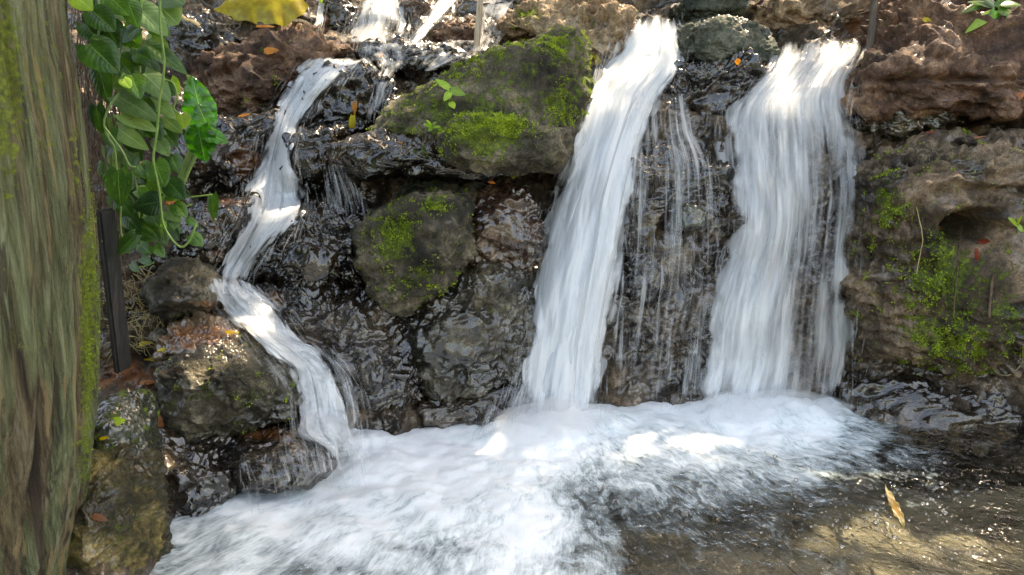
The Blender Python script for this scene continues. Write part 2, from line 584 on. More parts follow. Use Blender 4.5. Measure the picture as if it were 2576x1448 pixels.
def spray_material():
    t = NT("white_spray")
    d = t.attr("dens")
    df = t.n("BsdfDiffuse")
    df.inputs[0].default_value = (0.9, 0.92, 0.94, 1)
    tr = t.n("BsdfTranslucent")
    tr.inputs[0].default_value = (0.9, 0.92, 0.94, 1)
    m1 = t.n("MixShader", i_0=0.5, i_1=df.outputs[0], i_2=tr.outputs[0])
    tp = t.n("BsdfTransparent")
    m = t.n("MixShader", i_0=d, i_1=tp.outputs[0], i_2=m1.outputs[0])
    t.t.links.new(m.outputs[0], t.out.inputs[0])
    return t.m
M['spray'] = spray_material()

# ------------------------------------------------------------------ terrain behind and between the rocks
TU = [-500, 300, 600, 900, 1200, 1500, 1800, 2100, 2400, 2700, 3300]
TV = [-700, -150, 0, 130, 250, 450, 700, 900, 1050, 1200, 1400, 1800]
TY = np.array([
    [6.5, 6.5, 6.5, 6.5, 6.5, 6.5, 6.5, 6.5, 6.5, 6.5, 6.5],
    [3.3, 3.6, 3.8, 4.1, 4.2, 4.0, 3.8, 3.8, 3.5, 3.3, 3.2],
    [2.9, 3.0, 3.25, 3.6, 3.7, 3.55, 3.4, 3.3, 3.05, 2.9, 2.8],
    [2.7, 2.8, 3.02, 3.2, 3.25, 3.15, 3.1, 3.0, 2.78, 2.6, 2.5],
    [2.6, 2.65, 2.9, 2.95, 2.98, 2.9, 2.85, 2.8, 2.85, 2.75, 2.5],
    [2.4, 2.5, 2.66, 2.72, 2.9, 2.72, 2.68, 2.68, 2.75, 2.6, 2.3],
    [2.2, 2.3, 2.42, 2.5, 2.58, 2.6, 2.6, 2.58, 2.45, 2.32, 2.2],
    [2.0, 2.1, 2.15, 2.35, 2.5, 2.55, 2.55, 2.55, 2.42, 2.3, 2.1],
    [1.75, 1.85, 1.95, 2.2, 2.42, 2.5, 2.5, 2.48, 2.4, 2.28, 2.0],
    [1.55, 1.62, 1.98, 2.15, 2.35, 2.42, 2.42, 2.42, 2.34, 2.2, 1.9],
    [1.30, 1.38, 1.80, 2.0, 2.2, 2.3, 2.3, 2.3, 2.25, 2.1, 1.8],
    [1.0, 1.1, 1.6, 1.8, 2.0, 2.1, 2.1, 2.1, 2.1, 2.0, 1.6]])

def terrain_Y(u, v):
    u = np.clip(u, TU[0], TU[-1])
    v = np.clip(v, TV[0], TV[-1])
    iu = np.clip(np.searchsorted(TU, u) - 1, 0, len(TU) - 2)
    iv = np.clip(np.searchsorted(TV, v) - 1, 0, len(TV) - 2)
    A, B = np.array(TU, float), np.array(TV, float)
    fu = (u - A[iu]) / (A[iu + 1] - A[iu])
    fv = (v - B[iv]) / (B[iv + 1] - B[iv])
    fu = fu * fu * (3 - 2 * fu) * 0.5 + fu * 0.5
    return (TY[iv, iu] * (1 - fu) + TY[iv, iu + 1] * fu) * (1 - fv) + (TY[iv + 1, iu] * (1 - fu) + TY[iv + 1, iu + 1] * fu) * fv

WET_ALL = [(1150, 170, 190, 70, 1.2), (1000, 60, 150, 80, 1.0), (1230, 60, 80, 90, 1.4), (1700, 700, 260, 500, 1.0), (700, 600, 200, 200, 0.9),
           (560, 880, 160, 120, 0.8), (2000, 500, 200, 500, 0.8), (1580, 150, 100, 80, 1.2), (520, 100, 100, 80, 0.7), (900, 220, 160, 90, 1.1)]
RUST_ALL = [(530, 120, 70, 50, 0.7), (640, 400, 120, 90, 0.5), (700, 680, 90, 70, 0.55), (850, 80, 60, 40, 0.8), (2080, 60, 170, 60, 0.5),
            (480, 840, 110, 60, 0.8), (360, 940, 110, 60, 0.8), (1280, 110, 60, 40, 0.5), (2250, 300, 120, 60, 0.4), (740, 460, 80, 100, 0.5)]

def build_terrain():
    us = np.concatenate([np.linspace(-500, -60, 24)[:-1], np.linspace(-60, 2640, 560), np.linspace(2640, 3300, 28)[1:]])
    v_ = np.concatenate([np.linspace(-700, -40, 40)[:-1], np.linspace(-40, 1400, 360), np.linspace(1400, 1800, 16)[1:]])
    U, Vv = np.meshgrid(us, v_)
    P = at(U, Vv, terrain_Y(U, Vv))
    d = 0.05 * ridged(P * 3.1, 3) + 0.035 * fbm(P * 9 + 4, 4) + 0.012 * ridged(P * 26, 3)
    f1, f2 = cells(P * 7.5 + 0.6 * fbm(P * 4, 2)[..., None])
    d += -0.05 * f1 + 0.03
    wet = spots(U, Vv, WET_ALL, 0.45)
    b1, _b = cells(P * 46 + 0.4 * fbm(P * 16, 2)[..., None])
    d += np.clip(wet, 0, 1) * 0.006 * np.sqrt(np.clip(1 - (b1 * 1.25) ** 2, 0, 1))
    P[..., 1] -= d
    P[..., 2] += d * 0.35
    rust = spots(U, Vv, RUST_ALL)
    pale = spots(U, Vv, [(2080, 40, 180, 60, 0.45), (1250, 90, 120, 60, 0.5), (900, 150, 300, 50, 0.2)])  # top-centre pale patches: tan tone, raised to paint in bright wet sparkle
    moss = spots(U, Vv, [(1100, 430, 120, 40, 0.3), (1350, 20, 200, 30, 0.3)])
    o = mesh_np("rocky_slope", P.reshape(-1, 3), grid_faces(*U.shape)[:, ::-1], M['pitted'], attrs=dict(
        wet=wet.ravel(), rust=rust.ravel(), pale=pale.ravel(), moss=moss.ravel()))
    o["kind"] = "structure"
    return o
build_terrain()

# ------------------------------------------------------------------ rocks
_ico = {}
def ico(sub):
    if sub not in _ico:
        bm = bmesh.new()
        bmesh.ops.create_icosphere(bm, subdivisions=sub, radius=1.0)
        V = np.array([v.co[:] for v in bm.verts])
        Fc = np.array([[v.index for v in f.verts] for f in bm.faces])
        bm.free()
        _ico[sub] = (V / np.linalg.norm(V, axis=1)[:, None], Fc)
    return _ico[sub]

def mesh_normals(V, Fc):
    a, b, c = V[Fc[:, 0]], V[Fc[:, 1]], V[Fc[:, 2]]
    fn = np.cross(b - a, c - a)
    N = np.zeros_like(V)
    for k in range(3):
        for ax in range(3):
            N[:, ax] += np.bincount(Fc[:, k], fn[:, ax], len(V))
    return N / (np.linalg.norm(N, axis=1)[:, None] + 1e-12)

def moss_tufts(parent, V, N, w, count, seed, size=0.005):
    r = np.random.RandomState(seed)
    u, v = project(V)
    ok = (w > 0.25) & (N[:, 1] < 0.35) & (u > -40) & (u < 2620) & (v > -40)
    idx = np.nonzero(ok)[0]
    if len(idx) < 20:
        return
    pr = w[idx] ** 1.6
    pr /= pr.sum()
    pick = r.choice(idx, count, p=pr)
    base = V[pick] + r.normal(size=(count, 3)) * 0.0035
    n = N[pick] + np.array([0, 0, 0.5]) + r.normal(size=(count, 3)) * 0.75
    n /= np.linalg.norm(n, axis=1)[:, None]
    side = np.cross(n, r.normal(size=(count, 3)))
    side /= np.linalg.norm(side, axis=1)[:, None]
    L = size * r.uniform(0.5, 1.5, count)[:, None]
    A = base - side * L * 0.4
    B = base + side * L * 0.4
    T = base + n * L
    VV = np.stack([A, B, T], 1).reshape(-1, 3)
    FF = np.arange(count * 3).reshape(-1, 3)
    o = mesh_np("moss", VV, FF, M['mossleaf'], smooth=False)
    under(parent, o)
    o["kind"] = "stuff"

ROCKS = []
def rock(label, mat, Y, ry, lean, pts, wet=0.5, moss=(), rust=(), pale=(), dents=(), amp=1.0, sub=6, seed=0, box=0.5, tufts=0,
         strata=0.0, cat="rock", name="boulder", mossbase=0.0, group=None, facet=1.0, tilt=0.0):
    pts = np.array(pts, float)
    c0 = on_plane(pts[:, 0].mean(), pts[:, 1].mean(), Y, 0, 0)
    zc, xc0 = c0[2], c0[0]
    W = on_plane(pts[:, 0], pts[:, 1], Y, lean, zc)
    XZ = W[:, [0, 2]]
    cx = (XZ.min(0) + XZ.max(0)) / 2 * 0.5 + XZ.mean(0) * 0.5
    # densify polygon
    Q = np.vstack([XZ, XZ[:1]])
    dens = np.vstack([np.linspace(Q[i], Q[i + 1], 24, endpoint=False) for i in range(len(XZ))]) - cx
    th = np.arctan2(dens[:, 1], dens[:, 0])
    rr = np.hypot(dens[:, 0], dens[:, 1])
    nb = 180
    tb = np.linspace(-np.pi, np.pi, nb, endpoint=False)
    o = np.argsort(th)
    rb = np.interp(tb, th[o], rr[o], period=2 * np.pi)
    k = np.exp(-0.5 * (np.arange(-6, 7) / 1.3) ** 2)
    k /= k.sum()
    rb = np.convolve(np.concatenate([rb[-6:], rb, rb[:6]]), k, 'valid')
    D, Fc = ico(sub)
    t = np.arctan2(D[:, 2], D[:, 0])
    sphi = np.clip(np.hypot(D[:, 0], D[:, 2]), 0, 1)
    R = np.interp(t, tb, rb, period=2 * np.pi)
    rad = sphi ** box
    X = cx[0] + R * rad * np.cos(t)
    Z = cx[1] + R * rad * np.sin(t)
    wq = 0.45 * float(min(np.ptp(XZ[:, 0]), np.ptp(XZ[:, 1])))
    pil = np.sqrt(1 - (1 - np.clip(R * (1 - rad) / wq, 0, 1)) ** 2)
    dep = np.sign(D[:, 1]) * (0.5 * np.abs(D[:, 1]) ** 0.85 + 0.5 * pil)
    Yp = Y + lean * (Z - zc) + ry * dep + tilt * (X - cx[0])
    V = np.stack([X, Yp, Z], 1)
    size = float(np.sqrt(np.ptp(XZ[:, 0]) * np.ptp(XZ[:, 1])))
    # knock the front into planes
    r = np.random.RandomState(seed + 11)
    cen = np.array([cx[0], Y, cx[1]])
    hs = np.array([np.ptp(XZ[:, 0]) / 2, ry, np.ptp(XZ[:, 1]) / 2])
    for _ in range(7):
        nrm = r.normal(size=3)
        nrm[1] = -abs(nrm[1]) - 0.4
        nrm /= np.linalg.norm(nrm)
        q = (V - cen) / hs
        h = q @ nrm
        lim = r.uniform(0.72, 0.95)
        over = np.maximum(h - lim, 0)
        V -= facet * 0.8 * (over[:, None] * nrm) * hs * np.array([0.25, 1, 0.25])
    N = mesh_normals(V, Fc)
    s = seed * 3.7
    a = amp * min(size, 0.5)
    P = V + s
    d = 0.10 * a * fbm(P * (2.2 / max(size, 0.2)), 3)
    d += 0.045 * a * ridged(P * (6.0 / max(size, 0.25)), 3)
    f1, f2 = cells(P * 11 + 0.7 * fbm(P * 6, 2)[..., None])
    st = P * np.array([1.0, 1.0, 2.3])
    wsm = 1.0 if wet <= 0.5 else 0.25
    d += amp * 0.003 * (0.5 - f1)
    d += amp * -0.008 * sstep(0.10, 0.0, f2 - f1) * sstep(0.0, 0.4, fbm(P * 3 + 9, 2) + 0.15)
    d += amp * 0.011 * fbm(st * 13, 4 if wet <= 0.5 else 2) - amp * 0.010 * sstep(0.55, 1.0, ridged(st * 9 + 5, 2))
    g1, g2 = cells(P * 26 + 0.8 * fbm(P * 14, 2)[..., None])
    pit = sstep(0.42, 0.12, g1) * sstep(0.0, 0.35, fbm(P * 5 + 3, 2))
    d += wsm * (-amp * 0.009 * pit + amp * 0.003 * ridged(P * 55, 2))
    if wet > 0.5:
        wp = V + 0.012 * np.stack([fbm(V * 16, 2), fbm(V * 16 + 7, 2), fbm(V * 16 + 13, 2)], 1)
        b1, _b = cells(wp * 40 + s)
        wm = sstep(-0.15, 0.4, fbm(V * 5 + s, 2) + (wet - 0.8))
        d += wm * 0.004 * np.sqrt(np.clip(1 - (b1 * 1.25) ** 2, 0, 1))
        b2, _b = cells(wp * 90 + s)
        d += wm * 0.0015 * np.sqrt(np.clip(1 - (b2 * 1.25) ** 2, 0, 1))
    d -= d.mean() + 0.004
    if strata:
        zz = P[:, 2] * 26 + 1.6 * fbm(P * 3, 2) + P[:, 0] * 4
        d += strata * 0.014 * (np.abs((zz % 1) - 0.5) * 2 - 0.5)
    V = V + N * d[:, None]
    u, v = project(V)
    for (du, dv, ru, rv, depth) in dents:
        m = np.exp(-(((u - du) / ru) ** 2 + ((v - dv) / rv) ** 2) ** 1.5)
        V[:, 1] += np.where(N[:, 1] < 0.2, m * depth, 0)
    N = mesh_normals(V, Fc)
    mo = spots(u, v, moss, mossbase)
    mo = mo * (0.75 + 0.35 * N[:, 2])
    ob = mesh_np(name, V, Fc, M[mat], attrs=dict(
        wet=np.full(len(V), float(wet)), rust=spots(u, v, rust), pale=spots(u, v, pale), moss=mo))
    base = np.array([cx[0], Y, V[:, 2].min()])
    recentre(ob, base)
    tag(ob, label, cat, group)
    if tufts:
        w = np.clip(spots(u, v, moss, mossbase * 0.6) + 0.8 * fbm(V * 30, 3) - 0.25, 0, 1.2)
        moss_tufts(ob, V, N, w, tufts, seed)
    ROCKS.append(ob)
    return ob

rock("large mossy boulder with sloping ridge, left of the tall central waterfall", 'grey', 2.62, 0.22, 0.45,
     [(930, 345), (965, 275), (1080, 213), (1180, 168), (1250, 125), (1330, 98), (1410, 84), (1462, 92), (1486, 130), (1485, 210), (1470, 300), (1440, 380), (1330, 400), (1180, 390), (1060, 395), (985, 385)],
     wet=0.1, moss=[(1400, 120, 70, 40, 0.8), (1250, 260, 170, 60, 0.65), (1400, 270, 80, 80, 0.7), (1120, 300, 120, 60, 0.65)], mossbase=0.45, tufts=20000, sub=7, seed=1, strata=0.5, amp=0.75, facet=0.15, box=0.42)
rock("low rounded stone with bright lime green moss cap under the large boulder", 'grey', 2.34, 0.16, 0.3,
     [(1110, 350), (1140, 305), (1200, 287), (1290, 290), (1380, 310), (1450, 320), (1440, 380), (1400, 425), (1300, 445), (1180, 430), (1110, 400)],
     wet=0.1, moss=[(1225, 335, 100, 52, 1.8), (1090, 385, 50, 25, 0.6)], tufts=12000, seed=2, amp=0.6, facet=0.2, sub=7)
rock("black dripping rock shelf beneath the big mossy boulder", 'dark', 2.42, 0.16, 0.2,
     [(835, 380), (870, 355), (960, 345), (1080, 345), (1160, 370), (1300, 420), (1250, 450), (1100, 455), (980, 450), (880, 425), (845, 440)],
     wet=0.9, moss=[(1080, 390, 70, 25, 0.5)], rust=[(850, 400, 40, 30, 0.4)], seed=3)
rock("bumpy black wet rock directly right of the upper narrow stream", 'dark', 2.78, 0.18, 0.5,
     [(760, 270), (790, 230), (850, 180), (900, 165), (990, 190), (1010, 260), (990, 350), (880, 370), (770, 330)],
     wet=1.1, rust=[(930, 270, 60, 40, 0.4)], seed=4, amp=1.5)
rock("dark overhanging block at the bend of the narrow stream", 'dark', 2.58, 0.15, 0.15,
     [(730, 350), (760, 325), (860, 310), (885, 350), (860, 420), (830, 480), (760, 495), (715, 470), (708, 420), (735, 400)],
     wet=0.8, seed=5)
rock("glossy black boulder right of the narrow stream at mid height", 'dark', 2.38, 0.2, 0.35,
     [(668, 590), (690, 550), (750, 525), (830, 515), (900, 530), (935, 560), (950, 640), (940, 720), (820, 740), (730, 720), (680, 670), (665, 620)],
     wet=1.2, seed=6, sub=7, amp=1.2)
rock("grey wedge shaped boulder with green moss streaks in the centre", 'grey', 2.33, 0.22, 0.25,
     [(902, 570), (960, 512), (1050, 480), (1175, 462), (1195, 478), (1190, 580), (1192, 645), (1140, 700), (1080, 765), (1010, 785), (930, 725), (900, 650)],
     wet=0.15, moss=[(1000, 610, 65, 90, 0.9), (1100, 520, 40, 25, 0.8), (1050, 700, 70, 60, 0.6)], pale=[(1110, 620, 60, 70, 0.35), (1110, 490, 110, 22, 0.6)], tufts=6000, seed=7, sub=7, amp=0.65, facet=0.7, box=0.5)  # pale strip along the top edge paints in the light there
rock("wet glinting brown rock between the wedge boulder and the central waterfall", 'brown', 2.47, 0.15, 0.2,
     [(1170, 500), (1200, 475), (1290, 460), (1345, 490), (1370, 560), (1360, 650), (1310, 690), (1190, 670), (1165, 640)],
     wet=1.1, pale=[(1340, 520, 25, 30, 0.6)], seed=8)
rock("broad grey wet rock face left of the foot of the central waterfall", 'grey', 2.40, 0.2, 0.1,
     [(1010, 760), (1060, 700), (1160, 670), (1360, 670), (1370, 760), (1350, 880), (1330, 960), (1180, 990), (1070, 975), (1000, 900), (980, 820)],
     wet=0.65, pale=[(1090, 730, 14, 50, 0.9)], rust=[(990, 905, 14, 10, 1.0)], seed=9, sub=7, amp=0.8)
rock("dark wet rock with rusty left side beside the lower narrow stream", 'wetbrown', 2.28, 0.2, 0.3,
     [(640, 680), (720, 690), (850, 720), (980, 770), (1040, 880), (1080, 960), (1060, 1040), (960, 1075), (880, 1050), (820, 940), (740, 850), (700, 800), (640, 730)],
     wet=0.9, rust=[(690, 760, 60, 50, 0.7), (790, 870, 30, 30, 0.4)], pale=[(1010, 900, 60, 60, 0.2)], seed=10, sub=7)
rock("low black slab at the waterline between the two left cascades", 'wetbrown', 2.34, 0.13, 0.3,
     [(1010, 1010), (1100, 985), (1220, 960), (1320, 930), (1330, 1010), (1290, 1060), (1100, 1090), (1000, 1080)], wet=1.2, seed=11)
rock("long brown sloping boulder at upper left below the yellow leaf", 'brown', 2.95, 0.25, 0.85,
     [(450, 240), (480, 180), (540, 130), (640, 85), (720, 55), (790, 80), (880, 120), (880, 150), (790, 160), (730, 220), (690, 290), (650, 310), (560, 330), (490, 300)],
     wet=0.2, mossbase=0.1, seed=12, sub=7, amp=1.3, strata=0.5, tufts=1200)
rock("dark rust stained rock between the broad leaved plant and the narrow stream", 'dark', 2.62, 0.2, 0.3,
     [(480, 300), (560, 290), (690, 280), (690, 340), (660, 400), (640, 480), (520, 500), (460, 460), (450, 380)],
     wet=0.7, rust=[(620, 420, 70, 60, 0.6), (520, 420, 60, 40, 0.4)], seed=13, amp=1.2)
rock("wet dark stepped rock at the left edge of the narrow stream", 'dark', 2.36, 0.15, 0.3,
     [(480, 530), (560, 500), (640, 500), (620, 590), (570, 690), (500, 700), (440, 640), (460, 560)], wet=1.0, rust=[(560, 510, 60, 12, 0.7), (550, 640, 40, 40, 0.4)], seed=14)
rock("small rounded grey boulder below the vine leaves", 'grey', 2.14, 0.13, 0.3,
     [(375, 700), (410, 655), (480, 652), (530, 690), (550, 730), (545, 775), (480, 785), (400, 782), (370, 740)], wet=0.3, rust=[(500, 765, 60, 16, 0.5)], seed=15, amp=0.7)
rock("orange stained wet ledge rock above the big lower left boulder", 'tan', 2.04, 0.15, 0.6,
     [(400, 870), (450, 805), (560, 800), (615, 825), (640, 870), (560, 930), (430, 930)], wet=0.7, rust=[(500, 850, 120, 50, 0.9)], seed=16)
rock("big rounded dark grey boulder in the lower left beside the zigzag stream", 'grey', 1.95, 0.2, 0.25,
     [(400, 920), (470, 870), (560, 860), (630, 840), (680, 870), (735, 950), (742, 1010), (735, 1055), (640, 1080), (540, 1100), (440, 1080), (400, 1000)],
     wet=0.42, moss=[(640, 990, 60, 40, 0.35), (480, 1000, 60, 60, 0.25)], rust=[(430, 935, 40, 30, 0.6)], seed=17, sub=7, amp=0.7, tufts=800)
rock("black wet rock under the big lower left boulder at the waterline", 'wetbrown', 1.84, 0.2, 0.3,
     [(400, 1060), (470, 1040), (560, 1080), (610, 1150), (620, 1230), (560, 1300), (440, 1300), (380, 1220), (385, 1120)], wet=1.0, moss=[(480, 1080, 60, 30, 0.3)], seed=18)
rock("red brown ledge rock washed by thin water beside the pool", 'wetbrown', 1.90, 0.15, 0.4,
     [(560, 1105), (640, 1068), (760, 1062), (835, 1085), (862, 1150), (815, 1195), (710, 1230), (605, 1225)], wet=0.85, facet=0.3, amp=0.6, rust=[(650, 1090, 80, 30, 0.9), (770, 1130, 60, 30, 0.3)], seed=19)
rock("dark green slimy block in front of the trunk at lower left", 'green', 1.62, 0.12, 0.3,
     [(225, 1010), (300, 990), (350, 1000), (375, 1060), (385, 1170), (330, 1210), (225, 1200)], wet=0.9, mossbase=0.45, seed=20, amp=0.5, facet=0.3)
rock("mottled yellow and black rock in the bottom left corner", 'mottle', 1.46, 0.17, 0.25,
     [(190, 1160), (240, 1130), (310, 1130), (350, 1190), (368, 1300), (380, 1460), (375, 1600), (180, 1600)], wet=0.35, mossbase=0.1, seed=21, sub=7, amp=0.7)
rock("pale green top stone above the rounded boulder between the waterfalls", 'green', 3.15, 0.16, 0.5,
     [(1700, 20), (1730, -20), (1850, -30), (1875, 10), (1865, 50), (1790, 75), (1710, 70)], wet=0.3, pale=[(1830, 50, 30, 20, 0.5)], seed=22, amp=0.8)
rock("rounded green grey boulder between the tops of the two waterfalls", 'green', 2.98, 0.2, 0.5,
     [(1700, 80), (1720, 58), (1850, 48), (1920, 80), (1948, 140), (1930, 190), (1850, 195), (1760, 160), (1705, 150)], wet=0.35, pale=[(1900, 90, 30, 20, 0.5)], seed=23, sub=7, amp=0.7)
rock("dark wet boulder with an orange leaf between the two waterfalls", 'dark', 2.86, 0.18, 0.4,
     [(1700, 165), (1790, 135), (1900, 160), (1925, 200), (1850, 290), (1830, 370), (1720, 390), (1650, 340), (1640, 260), (1690, 200)], wet=0.9, moss=[(1770, 200, 50, 30, 0.3)], seed=24, sub=7, amp=1.2)
rock("tall wet black rock wall between the two waterfalls", 'wetbrown', 2.62, 0.15, 0.1,
     [(1560, 420), (1690, 385), (1840, 385), (1850, 600), (1800, 800), (1770, 1040), (1530, 1040), (1530, 700), (1550, 560)], wet=1.0, seed=25, sub=7, amp=1.2)
rock("small water smoothed knob in the middle of the wet wall", 'green', 2.50, 0.06, 0.2,
     [(1690, 545), (1715, 515), (1745, 508), (1775, 535), (1770, 580), (1700, 585)], wet=1.0, seed=26, sub=5, amp=0.6)
rock("long orange brown slab at the top right above the right waterfall", 'tan', 3.25, 0.22, 0.8,
     [(1870, 70), (1900, 10), (2050, -40), (2200, -40), (2230, 40), (2120, 75), (2000, 90), (1920, 105)], wet=0.25, rust=[(2050, 60, 160, 40, 0.4)], seed=27, amp=1.3, strata=1.0)
rock("small round brown stone at the top beside the pale green top stone", 'brown', 3.15, 0.08, 0.4,
     [(1885, 20), (1910, -2), (1945, 0), (1962, 25), (1945, 48), (1905, 50)], wet=0.3, seed=28, sub=5, amp=0.5)
rock("massive brown slope rock in the upper right corner", 'brown', 2.70, 0.27, 0.6,
     [(2140, 190), (2200, 130), (2260, 0), (2420, -60), (2680, -60), (2740, 322), (2560, 318), (2400, 300), (2300, 310), (2180, 310), (2130, 265)],
     wet=0.15, rust=[(2300, 60, 120, 40, 0.3), (2450, 200, 120, 60, 0.35)], dents=[(2440, 322, 230, 16, 0.22), (2350, 200, 160, 9, 0.05)], seed=29, sub=7, amp=1.3, strata=0.8)
rock("wet grey rock lip right of the top of the right waterfall", 'grey', 2.66, 0.16, 0.3,
     [(2122, 215), (2190, 185), (2300, 210), (2400, 235), (2470, 255), (2400, 310), (2270, 340), (2160, 335), (2125, 290)], wet=0.85, rust=[(2200, 300, 60, 20, 0.4)], seed=30)
rock("massive pitted brown rock with moss and a dark hollow at right", 'pitted', 2.44, 0.2, 0.15,
     [(2135, 430), (2180, 372), (2300, 352), (2450, 364), (2740, 358), (2760, 900), (2500, 965), (2300, 950), (2150, 930), (2130, 700)],
     wet=0.3, moss=[(2380, 700, 120, 130, 1.0), (2260, 530, 60, 50, 0.8), (2420, 850, 120, 90, 0.75), (2540, 760, 60, 120, 0.7), (2330, 830, 70, 60, 0.8), (2240, 480, 40, 60, 0.5)],
     pale=[(2230, 440, 80, 60, 0.5), (2350, 380, 150, 40, 0.5), (2500, 640, 60, 40, 0.35), (2500, 400, 100, 50, 0.45), (2200, 700, 50, 160, 0.3)], rust=[(2480, 640, 60, 30, 0.4)],
     dents=[(2455, 575, 62, 34, 0.28), (2440, 960, 40, 18, 0.06), (2300, 620, 160, 14, 0.04), (2560, 480, 120, 12, 0.04), (2200, 930, 120, 14, 0.05)], strata=0.7, seed=31, sub=7, amp=1.35, tufts=16000, box=0.42, facet=0.8)
rock("dark algae green rock foot at the waterline on the right", 'wetbrown', 2.40, 0.16, 0.2,
     [(2115, 950), (2300, 945), (2500, 965), (2740, 980), (2740, 1190), (2450, 1130), (2250, 1090), (2105, 1080)], wet=0.8, moss=[(2200, 1000, 60, 40, 0.25)], seed=32, strata=0.5)
rock("sunlit tan boulder with moss patches left of the top of the central waterfall", 'tan', 3.12, 0.22, 0.9,
     [(1265, 75), (1330, 15), (1480, -5), (1570, 25), (1600, 80), (1570, 150), (1480, 180), (1350, 130)], wet=0.2,
     moss=[(1330, 35, 40, 18, 0.8), (1470, 60, 60, 25, 0.45)], pale=[(1400, 80, 80, 40, 0.3)], seed=33, sub=7, tufts=1800, amp=1.2)
rock("small bumpy brown rock left of the pale bamboo stake", 'brown', 3.25, 0.1, 0.6,
     [(1092, 80), (1130, 48), (1190, 42), (1212, 95), (1150, 125), (1100, 118)], wet=0.3, pale=[(1150, 60, 40, 20, 0.3)], seed=34, amp=1.2)
rock("flat triangular slab standing beside the yellow leaf at the top", 'grey', 3.2, 0.07, 0.4,
     [(685, 75), (700, 15), (712, 12), (790, 75), (797, 100), (740, 95)], wet=0.1, seed=35, amp=0.5)
rock("dark crumbly rock with rusty stain right of the top left leaves", 'dark', 2.95, 0.15, 0.5,
     [(420, 80), (500, 35), (590, 55), (605, 95), (560, 150), (470, 175), (425, 150)], wet=0.6, rust=[(520, 140, 50, 30, 0.8), (470, 50, 40, 20, 0.3)], seed=36, amp=1.3)
rock("dark rock between the two small top cascades", 'dark', 3.35, 0.13, 0.4,
     [(815, 70), (830, -10), (885, -20), (905, 30), (890, 80), (850, 120), (820, 115)], wet=0.6, rust=[(830, 90, 40, 40, 0.8)], seed=37)
rock("brown rock wedged between the top cascade and the right top chute", 'brown', 3.45, 0.12, 0.4,
     [(1012, 10), (1040, -20), (1085, -15), (1080, 30), (1050, 65), (1020, 60)], wet=0.7, seed=38)
rock("wet lumpy sill rock below the top cascade", 'dark', 3.05, 0.16, 0.7,
     [(900, 130), (1000, 105), (1100, 110), (1200, 140), (1190, 165), (1060, 185), (960, 180)], wet=1.2, pale=[(1050, 130, 80, 20, 0.3)], seed=39, amp=1.4)
rock("grey mossy stone in the shade behind the wedge boulder", 'green', 2.62, 0.12, 0.3,
     [(985, 500), (1010, 460), (1080, 430), (1180, 428), (1230, 450), (1200, 490), (1060, 500)], wet=0.3, moss=[(1100, 450, 70, 20, 0.4)], seed=40)
rock("small dark stone lying among the fallen leaves on the left ledge", 'grey', 2.02, 0.05, 0.4,
     [(372, 845), (390, 828), (412, 828), (424, 845), (412, 858), (382, 858)], wet=0.5, seed=41, sub=5, amp=0.5)
rock("small dark clod sitting on top of the pitted right hand rock", 'dark', 2.40, 0.035, 0.2,
     [(2408, 352), (2430, 342), (2455, 350), (2458, 372), (2425, 378)], wet=0.3, seed=42, sub=5, amp=0.5, name="stone")

def hit(u, v):
    """first solid surface of the built rocks seen at a picture point"""
    dx, dy, dz = ray(u, v)
    d = Vector((float(dx), float(dy), float(dz))).normalized()
    ok, loc, nrm, _i, _o, _m = scene.ray_cast(DG, Vector((0, 0, CAM_Z)), d)
    return (np.array(loc), np.array(nrm)) if ok else (None, None)
bpy.context.view_layer.update()
DG = bpy.context.evaluated_depsgraph_get()

def rock_depth(U, Vv):
    out = np.full(U.shape, 9.0)
    for i in np.ndindex(U.shape):
        p, _n = hit(U[i], Vv[i])
        if p is not None:
            out[i] = p[1]
    return out
def stick(label, path_px, Y, rad, mat, name="stake", cat="stake", n=40, wob=0.002, group=None, depth=None):
    P = np.array([at(a, b, (Y if depth is None else Y + depth * i)) for i, (a, b) in enumerate(path_px)])
    if name == "root":
        for i, (a, b) in enumerate(path_px):
            h_, _n = hit(a, b)
            if h_ is not None:
                P[i] = at(a, b, h_[1] - 0.006)
    P = catmull(P, n) if len(P) > 2 else np.linspace(P[0], P[1], n)
    s = np.linspace(0, 1, n)
    P = P + wob * np.stack([fbm(np.stack([s * 6 + Y * 9, s * 0, s * 0], -1), 2), s * 0, s * 0], -1)
    R = rad * (1 + 0.12 * fbm(np.stack([s * 14, s * 0 + Y, s * 0], -1), 2))
    V, Fc = tube(P, R, 12)
    cap0 = len(V)
    V = np.vstack([V, P[:1], P[-1:]])
    k = np.arange(12)
    c1 = np.stack([np.full(12, cap0), (k + 1) % 12, k, k], -1)
    o = mesh_np(name, V, Fc, M[mat])
    recentre(o, P[-1])
    tag(o, label, cat, group)
    return o
stick("pale bamboo stake stuck in the rocks at the top centre", [(1215, -160), (1208, 0), (1198, 130)], 3.02, 0.013, 'stake', name="bamboo_stake")
stick("dark wooden stick standing beside the right waterfall's top", [(2215, -180), (2200, 0), (2188, 140)], 2.72, 0.0125, 'stake_dark', name="wooden_stick", cat="stick")

